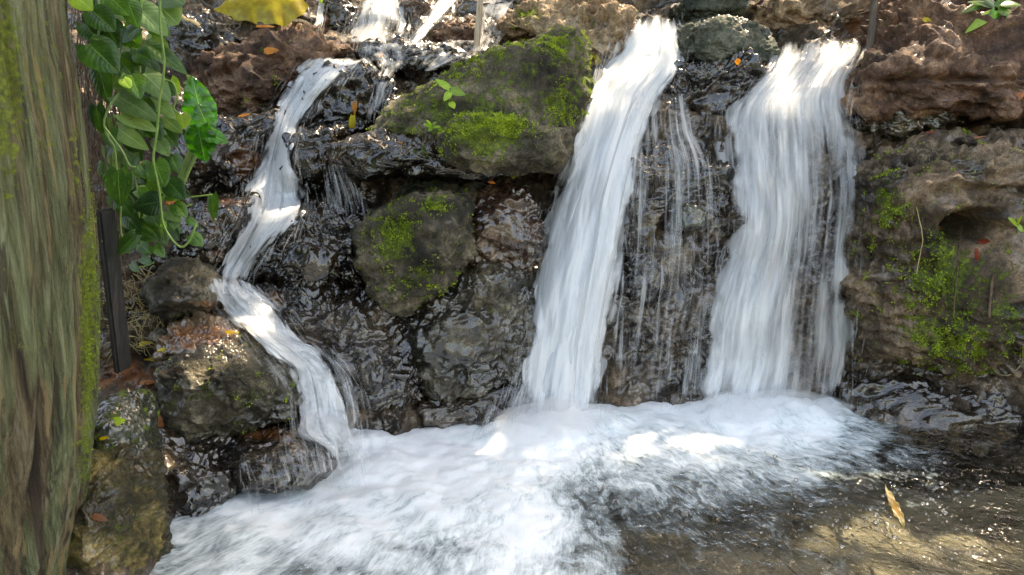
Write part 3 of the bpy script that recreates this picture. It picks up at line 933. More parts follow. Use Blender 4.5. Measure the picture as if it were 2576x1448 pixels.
# ------------------------------------------------------------------ leaves
def leaf_mesh(base, tip, width, nrm, heart=0.16, fold=0.22, curl=0.15, wave=0.0, nl=14, nw=9, shape=0.62, seed=0):
    base, tip = np.asarray(base, float), np.asarray(tip, float)
    ax = tip - base
    Ln = np.linalg.norm(ax)
    ax /= Ln
    nrm = np.asarray(nrm, float)
    nrm = nrm - ax * (nrm @ ax)
    nrm /= np.linalg.norm(nrm)
    sd = np.cross(ax, nrm)
    t = np.linspace(0, 1, nl)
    s = np.linspace(-1, 1, nw)
    T, S = np.meshgrid(t, s, indexing='ij')
    w = np.sin(np.pi * np.clip(T, 0, 1) ** shape) ** 0.75 * (width / 2)
    w = np.maximum(w, 0.0005)
    if heart > 0:
        w = np.where(T < 0.3, np.maximum(w, width / 2 * (0.55 + 1.4 * T) * (T < 0.3)), w)
    along = T - heart * np.abs(S) ** 1.3 * (1 - T) ** 3 * 1.1
    z = fold * np.abs(S) * w - curl * Ln * (T ** 2) * 0.9 + curl * 0.2 * Ln * T
    z = z - 0.25 * w * S ** 2
    if wave:
        z = z + wave * width * np.abs(S) ** 2 * np.sin(T * 24 + seed + S * 2)
        w = w * (1 + 0.05 * np.abs(S) * np.sin(T * 22 + seed))
    V = base + ax * (along * Ln)[..., None] + sd * (S * w)[..., None] + nrm * z[..., None]
    uvw = np.stack([S, T, np.full_like(T, seed)], -1)
    return V.reshape(-1, 3), grid_faces(nl, nw), uvw.reshape(-1, 3)

def leaf_px(bu, bv, tu, tv, wpx, Y, rnd, up=0.55, tiltback=None, **kw):
    """leaf between two picture points at depth Y"""
    b = at(bu, bv, Y)
    t_ = at(tu, tv, Y - 0.3 * rnd.uniform(-0.02, 0.10))
    w = wpx / F_PX * Y * 1.22
    n = np.array([rnd.uniform(-0.45, 0.45), -1.0, up + rnd.uniform(-0.25, 0.35)])
    return leaf_mesh(b, t_, w, n, seed=rnd.uniform(0, 9), **kw)

def put_leaf(name, data, mat, parent=None, label=None, cat=None, group=None):
    V, Fc, uvw = data
    o = mesh_np(name, V, Fc, M[mat], attrs=dict(leaf=uvw))
    if parent is not None:
        under(parent, o)
    else:
        recentre(o, V[0])
        tag(o, label, cat, group)
    return o

rnd = random.Random(3)
def plant(name, label, cat, leaves, Y, mat, stems=(), base=None, rad=0.0012, heart=0.1, up=0.7, group=None):
    hb, _n = hit(*(base or leaves[0][:2]))
    if hb is not None and name == "seedling":
        Y = min(hb[1], 9) - 0.012
    e = empty(name, at(*(base or leaves[0][:2]), Y), label, cat, group)
    for L in leaves:
        a, b, c, d, w = L[:5]
        put_leaf("leaf", leaf_px(a, b, c, d, w, Y - 0.01, rnd, heart=heart, up=up, nl=10, nw=7), L[5] if len(L) > 5 else mat, e)
    for s in stems:
        P = catmull([at(a, b, Y - 0.005) for a, b in s], 12 * len(s))
        V, Fc = tube(P, rad, 6)
        under(e, mesh_np("stem", V, Fc, M['stem']))
    return e
plant("seedling", "small seedling with four bright leaves on the big mossy boulder", "plant",
      [(1130, 222, 1096, 198, 16), (1135, 226, 1170, 238, 18), (1132, 232, 1115, 254, 20), (1134, 258, 1143, 272, 14)], 2.36, 'leaf_lime',
      [[(1131, 262), (1133, 240), (1130, 222)], [(1133, 232), (1150, 228)]], base=(1132, 265))
plant("seedling", "tiny fern like seedling just above the bright moss cap", "plant",
      [(1085, 318, 1066, 312, 10), (1085, 316, 1074, 302, 10), (1087, 316, 1098, 306, 10), (1088, 320, 1108, 318, 10), (1085, 320, 1078, 330, 9), (1100, 322, 1112, 328, 7)], 2.36, 'leaf_lime',
      [[(1085, 332), (1086, 318)]], base=(1085, 332))
plant("seedling", "tiny sprout growing out of the bark on the mossy trunk", "plant",
      [(228, 905, 214, 897, 10), (230, 903, 224, 892, 9), (232, 905, 246, 898, 10), (232, 908, 248, 908, 8)], 0.985, 'leaf_lime', [[(230, 912), (230, 904)]], base=(230, 912))
plant("leafy_plant", "bright green leafy plant clinging to the slope at the top right corner", "plant",
      [(2500, 30, 2432, 78, 20, 'leaf_lime'), (2495, 15, 2440, 0, 18, 'leaf'), (2500, 10, 2465, -12, 24, 'leaf'), (2510, 20, 2548, -6, 26, 'leaf'), (2505, 28, 2500, 82, 30, 'leaf_glossy'),
       (2515, 25, 2560, 40, 22, 'leaf_pale'), (2520, 10, 2570, 10, 24, 'leaf'), (2480, 35, 2455, 50, 20, 'leaf'), (2530, 20, 2545, 60, 22, 'leaf_dark'), (2510, -10, 2530, -40, 24, 'leaf'), (2470, 10, 2420, 30, 16, 'leaf')], 2.55, 'leaf',
      [[(2500, 30), (2490, 10)], [(2505, 40), (2560, 60), (2600, 70)]], base=(2505, 40), rad=0.0025)
plant("seedling", "small pale green sprout at the right edge beside the dark hollow", "plant",
      [(2558, 565, 2540, 548, 16), (2560, 560, 2574, 545, 14), (2562, 570, 2578, 582, 16)], 2.24, 'leaf_lime', [[(2562, 590), (2560, 565)]], base=(2562, 590))
plant("seedling", "hanging green leaf at the top beside the small cascade", "plant",
      [(735, -20, 758, 26, 26, 'leaf_glossy'), (820, -10, 826, 16, 30, 'leaf_lime')], 3.1, 'leaf', [[(735, -40), (736, -18)]], base=(735, -20))
plant("seedling", "tiny round leaved weed on the brown boulder at upper left", "plant",
      [(478, 205, 460, 210, 12), (480, 200, 470, 190, 11), (484, 203, 492, 194, 11), (475, 212, 462, 222, 10), (486, 212, 480, 222, 9)], 2.6, 'leaf_pale', [], base=(478, 206), heart=0.2)

# fallen leaves: label, base, tip, width, Y, material
FALLEN = [
    ("small orange leaf on the dark boulder between the waterfalls", 1852, 152, 1868, 166, 14, 2.66, 'leaf_orange'),
    ("pale yellow leaf beside the white top of the central waterfall", 1508, 132, 1500, 168, 20, 2.88, 'leaf_yellow'),
    ("upper orange yellow leaf hanging on the black bumpy rock", 894, 258, 890, 292, 16, 2.56, 'leaf_orange'),
    ("lower orange yellow leaf hanging on the black bumpy rock", 888, 292, 882, 345, 17, 2.53, 'leaf_yellow'),
    ("orange curled leaf on the brown sloping boulder", 665, 130, 700, 126, 18, 2.86, 'leaf_orange'),
    ("thin orange leaf high on the brown sloping boulder", 646, 68, 690, 66, 7, 3.0, 'leaf_orange'),
    ("orange leaf shred left of the narrow stream", 600, 296, 628, 286, 9, 2.5, 'leaf_orange'),
    ("small orange leaf near the top of the sill rock", 955, 150, 962, 132, 10, 2.95, 'leaf_orange'),
    ("thin orange leaf on the black rock shelf", 988, 362, 1018, 358, 6, 2.36, 'leaf_orange'),
    ("yellow leaf floating on the ledge pool left of the orange ledge", 352, 868, 384, 862, 14, 1.98, 'leaf_yellow'),
    ("long yellow leaf lying along the ledge above the red water", 356, 912, 408, 900, 15, 1.93, 'leaf_yellow'),
    ("pale yellow leaf at the edge of the ledge pool", 398, 886, 424, 880, 16, 1.92, 'leaf_yellow'),
    ("orange star shaped leaf on the red brown wet ledge", 352, 966, 392, 960, 15, 1.80, 'leaf_orange'),
    ("yellow green leaf on the dark slimy block", 280, 1062, 314, 1058, 24, 1.47, 'leaf_lime'),
    ("small yellow scrap of leaf on the slimy block's lower edge", 252, 1104, 274, 1100, 9, 1.45, 'leaf_yellow'),
    ("yellow leaf on top of the big lower left boulder", 558, 838, 602, 836, 9, 1.9, 'leaf_yellow'),
    ("orange brown leaf below the dark hollow in the right rock", 2335, 556, 2398, 596, 17, 2.22, 'leaf_orange'),
    ("dark red leaf lying at the mouth of the hollow", 2462, 612, 2500, 604, 16, 2.22, 'leaf_red'),
    ("red leaf scrap hanging under the hollow", 2455, 628, 2462, 672, 12, 2.22, 'leaf_red'),
    ("thin brown leaf along the crack on top of the right rock", 2415, 355, 2490, 340, 7, 2.32, 'leaf_brown'),
    ("small reddish leaf on the upper right rock lip", 2330, 336, 2360, 331, 8, 2.36, 'leaf_red'),
    ("yellow leaf on the top right slope", 2322, 52, 2350, 50, 14, 2.7, 'leaf_yellow'),
    ("brown curled leaf at the right edge of the upper slope", 2552, 250, 2580, 230, 18, 2.4, 'leaf_brown'),
    ("small orange leaf behind the wedge boulder", 1228, 456, 1246, 462, 8, 2.42, 'leaf_orange'),
    ("brown leaf stuck in the wet gap left of the lower boulder", 385, 1040, 412, 1086, 26, 1.62, 'leaf_brown'),
    ("brown leaf in the vine's shade beside the wet step", 418, 508, 450, 500, 22, 2.04, 'leaf_orange'),
    ("pale leaf scrap on the upper right slope", 2248, 64, 2262, 46, 12, 2.75, 'leaf_brown'),
    ("brown leaf at the base of the mottled corner rock", 232, 1300, 270, 1310, 22, 1.18, 'leaf_brown'),
]
for (lab, a, b, c, d, w, Y, m) in FALLEN:
    pm, nn = hit((a + c) / 2, (b + d) / 2)
    if pm is None:
        continue
    # lie against the surface: leaf plane through the hit point, facing half way to the surface normal
    nn = nn + np.array([0, -1.0, 0.4])
    nn /= np.linalg.norm(nn)
    yb = pm[1] - 0.006
    pb_, pt_ = at(a, b, yb), at(c, d, yb)
    for q in (pb_, pt_):
        q[1] -= 0.0
    put_leaf("fallen_leaf", leaf_mesh(pb_ + nn * 0.003, pt_ + nn * 0.003, w / F_PX * yb, nn, seed=rnd.uniform(0, 9), heart=0.05, wave=0.06, curl=0.2, nl=12, nw=7), m, None, lab, "leaf")

# big yellow decaying leaf at the top left
b = at(690, -30, 3.15)
V, Fc, uvw = leaf_mesh(at(735, -25, 3.12), at(535, 12, 2.98), 0.26, (0.05, -0.75, 0.65), heart=0.12, wave=0.035, nl=40, nw=21, shape=0.55, fold=-0.12, curl=0.12)
put_leaf("fallen_leaf", (V, Fc, uvw), 'leaf_yellow', None, "very large yellow decaying leaf lying on the rocks at top left", "leaf")
stick("thick curved pale yellow leaf stalk at the top left", [(442, -20), (448, 25), (466, 48), (485, 54), (502, 66)], 2.45, 0.0055, 'petiole', name="leaf_stalk", cat="stalk")
_b, _t = on_water(2275, 1325, 0.010), on_water(2226, 1228, 0.014)
V, Fc, uvw = leaf_mesh(_b, _t, 0.022, (-0.1, -0.2, 1.0), heart=0.0, wave=0.25, fold=0.5, curl=-0.06, nl=30, nw=9, shape=0.8)
put_leaf("fallen_leaf", (V, Fc, uvw), 'leaf_straw', None, "narrow curled straw yellow leaf floating on the clear right side of the pool", "leaf")

# roots and tendrils
for (lab, pts, Y, r, m) in [
    ("long thin curved root hanging on the right rock face", [(2305, 520), (2320, 590), (2315, 640), (2305, 690)], 2.20, 0.0016, 'palroot'),
    ("looped pale tendril at the lower right rock edge", [(2490, 880), (2500, 930), (2535, 945), (2570, 915), (2574, 870)], 2.16, 0.0018, 'palroot'),
    ("straight brown root hanging down the moss of the right rock", [(2420, 560), (2412, 640), (2405, 720), (2398, 800)], 2.20, 0.0018, 'root'),
    ("short thick brown root on the right rock face", [(2498, 692), (2492, 740), (2488, 800)], 2.19, 0.004, 'root'),
    ("thin root crossing the pale upper part of the right rock", [(2270, 350), (2285, 430), (2300, 500), (2290, 540)], 2.24, 0.0014, 'root'),
    ("thin brown root trailing off the mossy trunk onto the post", [(205, 480), (235, 522), (262, 536), (252, 580), (245, 620)], 1.05, 0.0013, 'root'),
    ("hair thin root over the middle of the mossy boulder", [(1245, 160), (1252, 200), (1246, 235)], 2.36, 0.001, 'root'),
    ("thin curved tendril dangling on the trunk's mossy edge", [(246, 900), (262, 930), (256, 955), (244, 985)], 1.0, 0.0013, 'root')]:
    stick(lab, pts, Y, r, m, name="root", cat="root", wob=0.003)



# ------------------------------------------------------------------ pool
B1 = on_water(1400, 1075)
B2 = on_water(1930, 1035)
B3 = on_water(880, 1105)

def flow_coord(X, Y):
    psi = 0
    phi = 0
    for B, w in ((B1, 1.0), (B2, 0.75), (B3, 0.45)):
        dx, dy = X - B[0], (B[1] + 0.05) - Y
        r = np.hypot(dx, dy) + 0.03
        psi = psi + w * np.arctan2(dx, dy + 0.0)
        phi = phi + w * np.log(r)
    return psi, phi

FOAM = [(450, 1350, .75), (600, 1250, .95), (1000, 1150, 1.1), (1400, 1100, 1.3), (1300, 1300, .95), (800, 1380, .8), (600, 1440, .7), (1000, 1440, .55), (750, 1440, .35), (640, 1380, .6), (1500, 1420, .65),
        (1580, 1200, .75), (1560, 1260, .3), (1700, 1050, 1.2), (1900, 1060, 1.3), (2050, 1075, 1.2), (1800, 1150, .95), (2000, 1180, .7), (1800, 1250, .45), (1700, 1300, .25),
        (1650, 1420, .15), (2150, 1120, .7), (2250, 1150, .3), (2100, 1240, .22), (2300, 1250, .05), (1900, 1400, -.15), (2300, 1400, -.3), (2500, 1200, -.3),
        (2500, 1100, -.2), (2450, 1400, -.4), (2200, 1060, .5), (2350, 1080, .0), (800, 1150, 1.0), (870, 1100, 1.2), (480, 1300, .6), (1200, 1070, 1.1), (1950, 1300, .12),
        (2700, 1200, -.4), (200, 1400, .4), (1620, 1120, 1.0), (1900, 1340, .0), (700, 1310, 1.0)]
def foam_density(u, v):
    num = den = 0
    for (a, b, w) in FOAM:
        k = 1.0 / (((u - a) / 1.0) ** 2 + ((v - b) * 1.7) ** 2 + 900) ** 1.6
        num = num + k * w
        den = den + k
    return num / den + 0.18 * sstep(1500, 1300, u) * sstep(400, 560, u)

def build_pool():
    xs = np.concatenate([np.linspace(-4, -1.5, 12)[:-1], np.linspace(-1.5, 2.3, 560), np.linspace(2.3, 5, 12)[1:]])
    ys = np.concatenate([np.linspace(-2.5, 1.3, 22)[:-1], np.linspace(1.3, 2.62, 260)])
    X, Y = np.meshgrid(xs, ys)
    P = np.stack([X, Y, np.zeros_like(X)], -1)
    u, v = project(P)
    d = np.where(Y > 1.0, foam_density(np.clip(u, 0, 2700), np.clip(v, 1000, 1500)), 0.0)
    psi, phi = flow_coord(X, Y)
    fl = np.stack([psi, phi, np.zeros_like(psi)], -1)
    q = np.stack([psi * 2.6, phi * 3.4, 0 * psi], -1)
    turb = sstep(0.1, 1.1, d)
    z = (0.007 + 0.004 * turb) * fbm(q, 3) + 0.004 * turb * fbm(P * 6, 2) + 0.003 * fbm(P * 14 + 3, 3)
    for B, rx, ry_, h in ((B1, 0.26, 0.13, 0.06), (B2, 0.38, 0.13, 0.055), (B3, 0.14, 0.12, 0.035)):
        z = z + h * np.exp(-((X - B[0]) / rx) ** 2 - ((Y - B[1]) / ry_) ** 2) * (1 + 0.5 * fbm(P * 8, 2))
    P[..., 2] = z
    o = mesh_np("pool_water", P.reshape(-1, 3), grid_faces(*X.shape), M['pool'], attrs=dict(dens=d.ravel(), flow=fl.reshape(-1, 3)))
    o["kind"] = "structure"
    return P
POOL = build_pool()

def build_bed():
    xs = np.linspace(-5, 6, 260)
    ys = np.linspace(-3, 3.4, 200)
    X, Y = np.meshgrid(xs, ys)
    P = np.stack([X, Y, np.zeros_like(X)], -1)
    z = -0.24 + 0.06 * fbm(P * 1.7, 3) + 0.025 * fbm(P * 6, 3)
    for (u, v, r, h) in ((2420, 1340, 0.36, 0.07), (1950, 1440, 0.40, 0.07), (2620, 1250, 0.2, 0.06), (2150, 1330, 0.14, 0.05)):
        c = on_water(u, v, -0.18)
        z = z + h * np.exp(-(((X - c[0]) / r) ** 2 + ((Y - c[1]) / (r * 0.7)) ** 2) ** 1.4)
    P[..., 2] = z
    o = mesh_np("pool_bed", P.reshape(-1, 3), grid_faces(*X.shape), M['bed'])
    o["kind"] = "structure"
build_bed()

# ------------------------------------------------------------------ moving water
def stream(name, label, rows, layers, mat, dens=1.0, bulge=0.05, gap=0.018, nr=260, nc=90, edge=0.10, holes=(), ripple=0.012,
           spray=0, spray_len=0.05, seed=0, cat="waterfall", group=None, spread=0.3, wide=1.0):
    """rows: (uL, vL, uR, vR, Y, density)"""
    R = catmull(rows, nr)
    cu_, hu_ = (R[:, 0] + R[:, 2]) / 2, (R[:, 2] - R[:, 0]) / 2 * wide
    R[:, 0], R[:, 2] = cu_ - hu_, cu_ + hu_
    r = np.random.RandomState(seed)
    s = np.linspace(0, 1, nc)
    VV, FF, DD, FL = [], [], [], []
    off = 0
    mid = at((R[:, 0] + R[:, 2]) / 2, (R[:, 1] + R[:, 3]) / 2, R[:, 4])
    L = np.concatenate([[0], np.cumsum(np.linalg.norm(np.diff(mid, axis=0), axis=1))])
    a0 = at(R[:, 0], R[:, 1], R[:, 4])
    b0 = at(R[:, 2], R[:, 3], R[:, 4])
    Wd = np.linalg.norm(b0 - a0, axis=1)
    W0 = Wd.mean()
    ci = np.linspace(0, nr - 1, max(12, nr // 5)).astype(int)
    cs = np.linspace(-0.05, 1.05, 18)
    CS, CI = np.meshgrid(cs, ci)
    cu = R[CI, 0] * (1 - CS) + R[CI, 2] * CS
    cv = R[CI, 1] * (1 - CS) + R[CI, 3] * CS
    hy = np.minimum(rock_depth(cu, cv), R[CI, 4] + 0.05)
    for _ in range(3):
        hp = np.pad(hy, 1, mode='edge')
        hm = (hp[:-2, 1:-1] + hp[2:, 1:-1] + hp[1:-1, :-2] + hp[1:-1, 2:] + 2 * hy) / 6
        hy = np.minimum(hm, hy)
    for _ in range(9):
        hp = np.pad(hy, 1, mode='edge')
        hy = (hp[:-2, 1:-1] + hp[2:, 1:-1] + hp[1:-1, :-2] + hp[1:-1, 2:] + 2 * hy) / 6
    def drape(S, I):
        fi = np.interp(I, ci, np.arange(len(ci)))
        fs = np.interp(S, cs, np.arange(len(cs)))
        i0 = np.clip(fi.astype(int), 0, len(ci) - 2)
        s0 = np.clip(fs.astype(int), 0, len(cs) - 2)
        a, b = fi - i0, fs - s0
        return (hy[i0, s0] * (1 - b) + hy[i0, s0 + 1] * b) * (1 - a) + (hy[i0 + 1, s0] * (1 - b) + hy[i0 + 1, s0 + 1] * b) * a
    for k in range(layers):
        ext = 0.14 if k == 0 and layers > 2 else 0.03 * k
        kd = 0.55 if k == 0 and layers > 2 else 1.0
        S, I = np.meshgrid(s * (1 + 2 * ext) - ext, np.arange(nr))
        Ls = L[I]
        wob = 0.02 * fbm(np.stack([S * 0 + k * 3.1 + seed, Ls * 5, S * 0], -1), 2) if k else 0
        Sx = S + wob
        u = R[I, 0] * (1 - Sx) + R[I, 2] * Sx
        v = R[I, 1] * (1 - Sx) + R[I, 3] * Sx
        x_m = S * W0
        q = np.stack([x_m * 20 + k * 9.7 + seed * 5, Ls * 3.0, S * 0 + k], -1)
        q2 = np.stack([x_m * 9 + k * 4.7 + seed * 3, Ls * 2.2, S * 0 + k], -1)
        base_y = np.minimum(R[I, 4], drape(S, I) - 0.024)
        Y = base_y - bulge * (np.clip(4 * S * (1 - S), 0, 1) ** 0.6) - ripple * fbm(q, 3) - ripple * 1.6 * fbm(q2, 2) + gap * (layers - 1 - k) * 0.9
        P = at(u, v, Y)
        e = np.minimum(S + ext, 1 + ext - S) / (1 + 2 * ext)
        jag = 0.75 + 1.5 * (fbm(np.stack([S * 3 + k, Ls * 6, S * 0 + seed], -1), 3) + 0.3)
        ef = sstep(0, 1, e / (edge * np.clip(jag, 0.25, 2.5)))
        D = kd * dens * R[I, 5] * (0.85 if k == layers - 1 else 1.0)
        for (hu, hv, ru, rv, am) in holes:
            D = D - am * np.exp(-((u - hu) / ru) ** 2 - ((v - hv) / rv) ** 2)
        D = D * ef - (1 - ef) * 0.55
        te = np.clip(np.minimum(I / (nr * 0.07), (nr - 1 - I) / (nr * 0.08)) * (1 + 1.6 * fbm(np.stack([S * 7 + seed, S * 0 + k, S * 0], -1), 3)), 0, 1)
        D = D * (0.3 + 0.7 * te) - (1 - te) * 0.35
        VV.append(P.reshape(-1, 3))
        FF.append(grid_faces(nr, nc, off))
        DD.append(D.ravel())
        FL.append(np.stack([x_m + 1.7 * k + seed, Ls + k * 0.37, S * 0 + k * 2.3], -1).reshape(-1, 3))
        off += nr * nc
    em = empty(name, mid[-1], label, cat, group)
    o = mesh_np("water_curtain", np.vstack(VV), np.vstack(FF), M[mat], attrs=dict(dens=np.concatenate(DD), flow=np.vstack(FL)))
    under(em, o)
    if spray:
        n = spray
        i = (r.beta(1.2, 1.0, n) * (nr - 2)).astype(int)
        side = r.rand(n) < 0.5
        sx = np.where(side, -np.abs(r.normal(0, spread * 0.35, n)), 1 + np.abs(r.normal(0, spread * 0.35, n)))
        inside = r.rand(n) < 0.45
        sx = np.where(inside, r.rand(n), sx)
        P0 = a0[i] * (1 - sx[:, None]) + b0[i] * sx[:, None]
        yq = np.minimum(P0[:, 1], drape(np.clip(sx, -0.05, 1.05), i) - 0.01)
        up_, vp_ = project(P0)
        P0 = at(up_, vp_, yq - bulge * 0.5 - r.rand(n) * 0.04)
        tg = mid[np.minimum(i + 6, nr - 1)] - mid[np.maximum(i - 6, 0)]
        tg /= np.linalg.norm(tg, axis=1)[:, None] + 1e-9
        outw = (b0[i] - a0[i]) / (np.linalg.norm(b0[i] - a0[i], axis=1)[:, None] + 1e-9) * np.where(side, -1, 1)[:, None]
        v0 = tg + outw * r.normal(0.05, 0.10, n)[:, None] * (~inside)[:, None] + np.array([0, -1, 0]) * r.normal(0.1, 0.12, n)[:, None]
        ln = spray_len * r.uniform(0.3, 1.5, n)
        m = 5
        tt = np.linspace(0, 1, m)
        pts = P0[:, None] + v0[:, None] * (ln[:, None] * tt)[..., None] + np.array([0, 0, -1]) * (ln[:, None] * tt ** 2 * 0.25)[..., None]
        wv = np.cross(v0, P0 - np.array([0, 0, CAM_Z]))
        wv /= np.linalg.norm(wv, axis=1)[:, None]
        ww = 0; wd = r.uniform(0.0006, 0.0028, n)[:, None] * (np.sin(np.pi * (0.08 + 0.84 * tt)))[None]
        A = pts - wv[:, None] * wd[..., None]
        Bq = pts + wv[:, None] * wd[..., None]
        Vq = np.stack([A, Bq], 2).reshape(-1, 3)
        base = (np.arange(n) * m * 2)[:, None] + (np.arange(m - 1) * 2)[None]
        Fq = np.stack([base, base + 1, base + 3, base + 2], -1).reshape(-1, 4)
        dd = np.repeat(r.uniform(0.03, 0.2, n), m * 2)
        sp = mesh_np("spray", Vq, Fq, M['spray'], attrs=dict(dens=dd))
        under(em, sp)
        sp["kind"] = "stuff"
    return em

stream("waterfall", "tall dense white waterfall in the centre plunging into the pool",
       [(1600, 40, 1700, 32, 3.10, 1.0), (1575, 110, 1708, 100, 3.0, 1.1), (1530, 165, 1712, 170, 2.9, 1.15), (1488, 230, 1668, 235, 2.78, 1.15), (1465, 310, 1630, 310, 2.66, 1.15),
        (1425, 430, 1598, 430, 2.56, 1.15), (1385, 560, 1572, 560, 2.48, 1.15), (1355, 700, 1548, 700, 2.42, 1.1), (1335, 850, 1522, 850, 2.37, 1.05), (1318, 970, 1505, 970, 2.34, 1.0), (1295, 1075, 1500, 1070, 2.31, 1.0)],
       4, 'fall', dens=1.12, bulge=0.07, holes=[(1530, 760, 14, 140, 0.3)], spray=500, seed=1, edge=0.13)
stream("waterfall", "broad streaky waterfall on the right, breaking over dark rock",
       [(1958, 92, 2180, 88, 2.98, 0.6), (1948, 150, 2165, 140, 2.91, 0.75), (1905, 205, 2130, 200, 2.83, 0.85), (1852, 265, 2125, 260, 2.77, 0.85), (1836, 340, 2145, 340, 2.71, 0.8),
        (1842, 450, 2150, 450, 2.62, 0.8), (1848, 580, 2140, 580, 2.58, 0.8), (1815, 700, 2132, 700, 2.54, 0.8), (1780, 830, 2128, 830, 2.50, 0.85), (1762, 950, 2115, 950, 2.46, 0.9), (1750, 1030, 2105, 1040, 2.42, 0.95)],
       4, 'fall', dens=0.82, bulge=0.06, spray=500, seed=2, wide=1.06, nc=130, edge=0.12,
       holes=[(2095, 400, 40, 110, 0.35), (1990, 640, 40, 100, 0.15), (2015, 800, 50, 170, 0.4), (2075, 620, 55, 200, 0.35), (2060, 960, 60, 60, 0.25), (1960, 330, 60, 45, 0.15)])
stream("cascade", "narrow stream chute running down left of the mossy boulder",
       [(800, 138, 905, 148, 3.10, 0.8), (775, 165, 880, 165, 3.05, 0.95), (742, 205, 825, 205, 2.95, 1.0), (705, 265, 775, 265, 2.85, 0.95), (688, 320, 740, 330, 2.76, 0.95), (668, 400, 728, 400, 2.66, 0.95),
        (645, 470, 745, 470, 2.56, 1.0), (628, 530, 742, 530, 2.48, 1.05), (600, 610, 680, 605, 2.38, 1.05), (572, 670, 630, 670, 2.30, 1.1), (548, 712, 610, 715, 2.24, 1.1)],
       4, 'rush', dens=1.08, bulge=0.04, spray=300, seed=3, nc=60, edge=0.24, ripple=0.015, wide=1.4, gap=0.014)
stream("cascade", "tumbling zigzag stream between the lower left boulder and the dark rock",
       [(535, 690, 615, 700, 2.24, 1.0), (545, 740, 645, 735, 2.17, 1.05), (580, 795, 700, 780, 2.12, 1.05), (630, 840, 735, 850, 2.10, 1.05), (680, 890, 790, 875, 2.10, 1.1), (725, 935, 835, 915, 2.09, 1.0),
        (745, 990, 848, 970, 2.07, 1.0), (750, 1050, 862, 1040, 2.05, 0.95), (756, 1095, 880, 1092, 2.02, 0.85), (822, 1135, 888, 1130, 1.98, 0.7), (835, 1165, 892, 1160, 1.94, 0.6)],
       4, 'froth', dens=1.0, bulge=0.05, spray=350, seed=4, nc=70, edge=0.26, ripple=0.03, wide=1.25, gap=0.014)
stream("cascade", "ragged white splash on the left side of the bend in the narrow stream",
       [(650, 330, 700, 340, 2.66, 0.25), (632, 400, 690, 400, 2.58, 0.45), (605, 460, 680, 470, 2.5, 0.4), (585, 530, 650, 530, 2.42, 0.35)],
       2, 'froth', dens=0.85, bulge=0.02, spray=60, seed=31, nc=50, nr=90, edge=0.35)
stream("cascade", "fine side spill fanning over the rusty rock edge beside the zigzag stream",
       [(790, 880, 850, 900, 2.10, 0.3), (830, 930, 890, 950, 2.08, 0.3), (850, 1000, 915, 1010, 2.06, 0.25), (860, 1070, 925, 1080, 2.04, 0.2)],
       2, 'thin', dens=1.0, bulge=0.03, spray=40, seed=14, nc=50, nr=120, edge=0.3)
stream("cascade", "thin broken trickle dropping under the black rock shelf",
       [(822, 412, 850, 408, 2.44, 0.7), (824, 450, 872, 445, 2.42, 0.6), (826, 490, 895, 480, 2.40, 0.5), (822, 528, 915, 520, 2.38, 0.35)],
       2, 'thin', dens=0.9, bulge=0.02, spray=160, seed=5, nc=50, nr=100, edge=0.2)
stream("cascade", "white fan shaped cascade at the top centre",
       [(930, -60, 1000, -60, 3.75, 0.95), (915, 0, 1010, 0, 3.6, 0.95), (895, 50, 1028, 50, 3.48, 0.75), (872, 90, 1020, 85, 3.38, 0.65), (868, 112, 1015, 108, 3.33, 0.5)],
       3, 'fall', dens=0.9, bulge=0.04, spray=300, seed=6, nc=70, nr=120, edge=0.15, holes=[(985, 70, 18, 40, 0.5)])
stream("cascade", "diagonal white chute at the top left of the bamboo stake",
       [(1120, -40, 1170, -40, 3.7, 0.9), (1100, 0, 1150, 0, 3.58, 1.0), (1075, 40, 1112, 45, 3.48, 0.9), (1045, 85, 1075, 92, 3.38, 0.8), (1025, 112, 1055, 118, 3.32, 0.5)],
       3, 'rush', dens=1.0, bulge=0.03, spray=150, seed=7, nc=40, nr=120, edge=0.2)
stream("cascade", "small cascade at the top beside the triangular slab",
       [(800, -40, 828, -40, 3.5, 0.8), (796, 0, 822, 0, 3.42, 0.9), (790, 45, 815, 50, 3.36, 0.8), (788, 85, 805, 90, 3.3, 0.6)],
       2, 'rush', dens=0.9, bulge=0.02, spray=60, seed=8, nc=30, nr=80, edge=0.25)
stream("cascade", "thin curtain of dripping water over the wall between the two waterfalls",
       [(1590, 215, 1740, 215, 2.68, 0.32), (1588, 330, 1760, 330, 2.60, 0.42), (1580, 420, 1790, 420, 2.50, 0.38), (1570, 560, 1800, 560, 2.44, 0.28), (1560, 700, 1800, 700, 2.42, 0.25), (1545, 850, 1780, 850, 2.42, 0.22), (1535, 1030, 1765, 1030, 2.42, 0.36)],
       2, 'thin', dens=0.85, bulge=0.0, spray=120, seed=9, nc=110, edge=0.05, spread=0.1)
stream("cascade", "shallow sparkling trickle crossing the sill above the black rock",
       [(960, 165, 1010, 170, 3.0, 0.4), (945, 205, 985, 210, 2.88, 0.5), (935, 245, 970, 250, 2.78, 0.45), (930, 285, 955, 290, 2.7, 0.2)],
       2, 'thin', dens=0.8, bulge=0.01, spray=60, seed=10, nc=40, nr=80, edge=0.2)
stream("cascade", "low skirt of water pouring off the red brown ledge into the pool",
       [(620, 1150, 860, 1065, 1.85, 0.1), (625, 1180, 875, 1100, 1.83, 0.35), (640, 1210, 880, 1150, 1.82, 0.4), (650, 1235, 885, 1180, 1.82, 0.5)],
       2, 'thin', dens=0.7, bulge=0.03, spray=40, seed=11, nc=110, nr=60, edge=0.1)

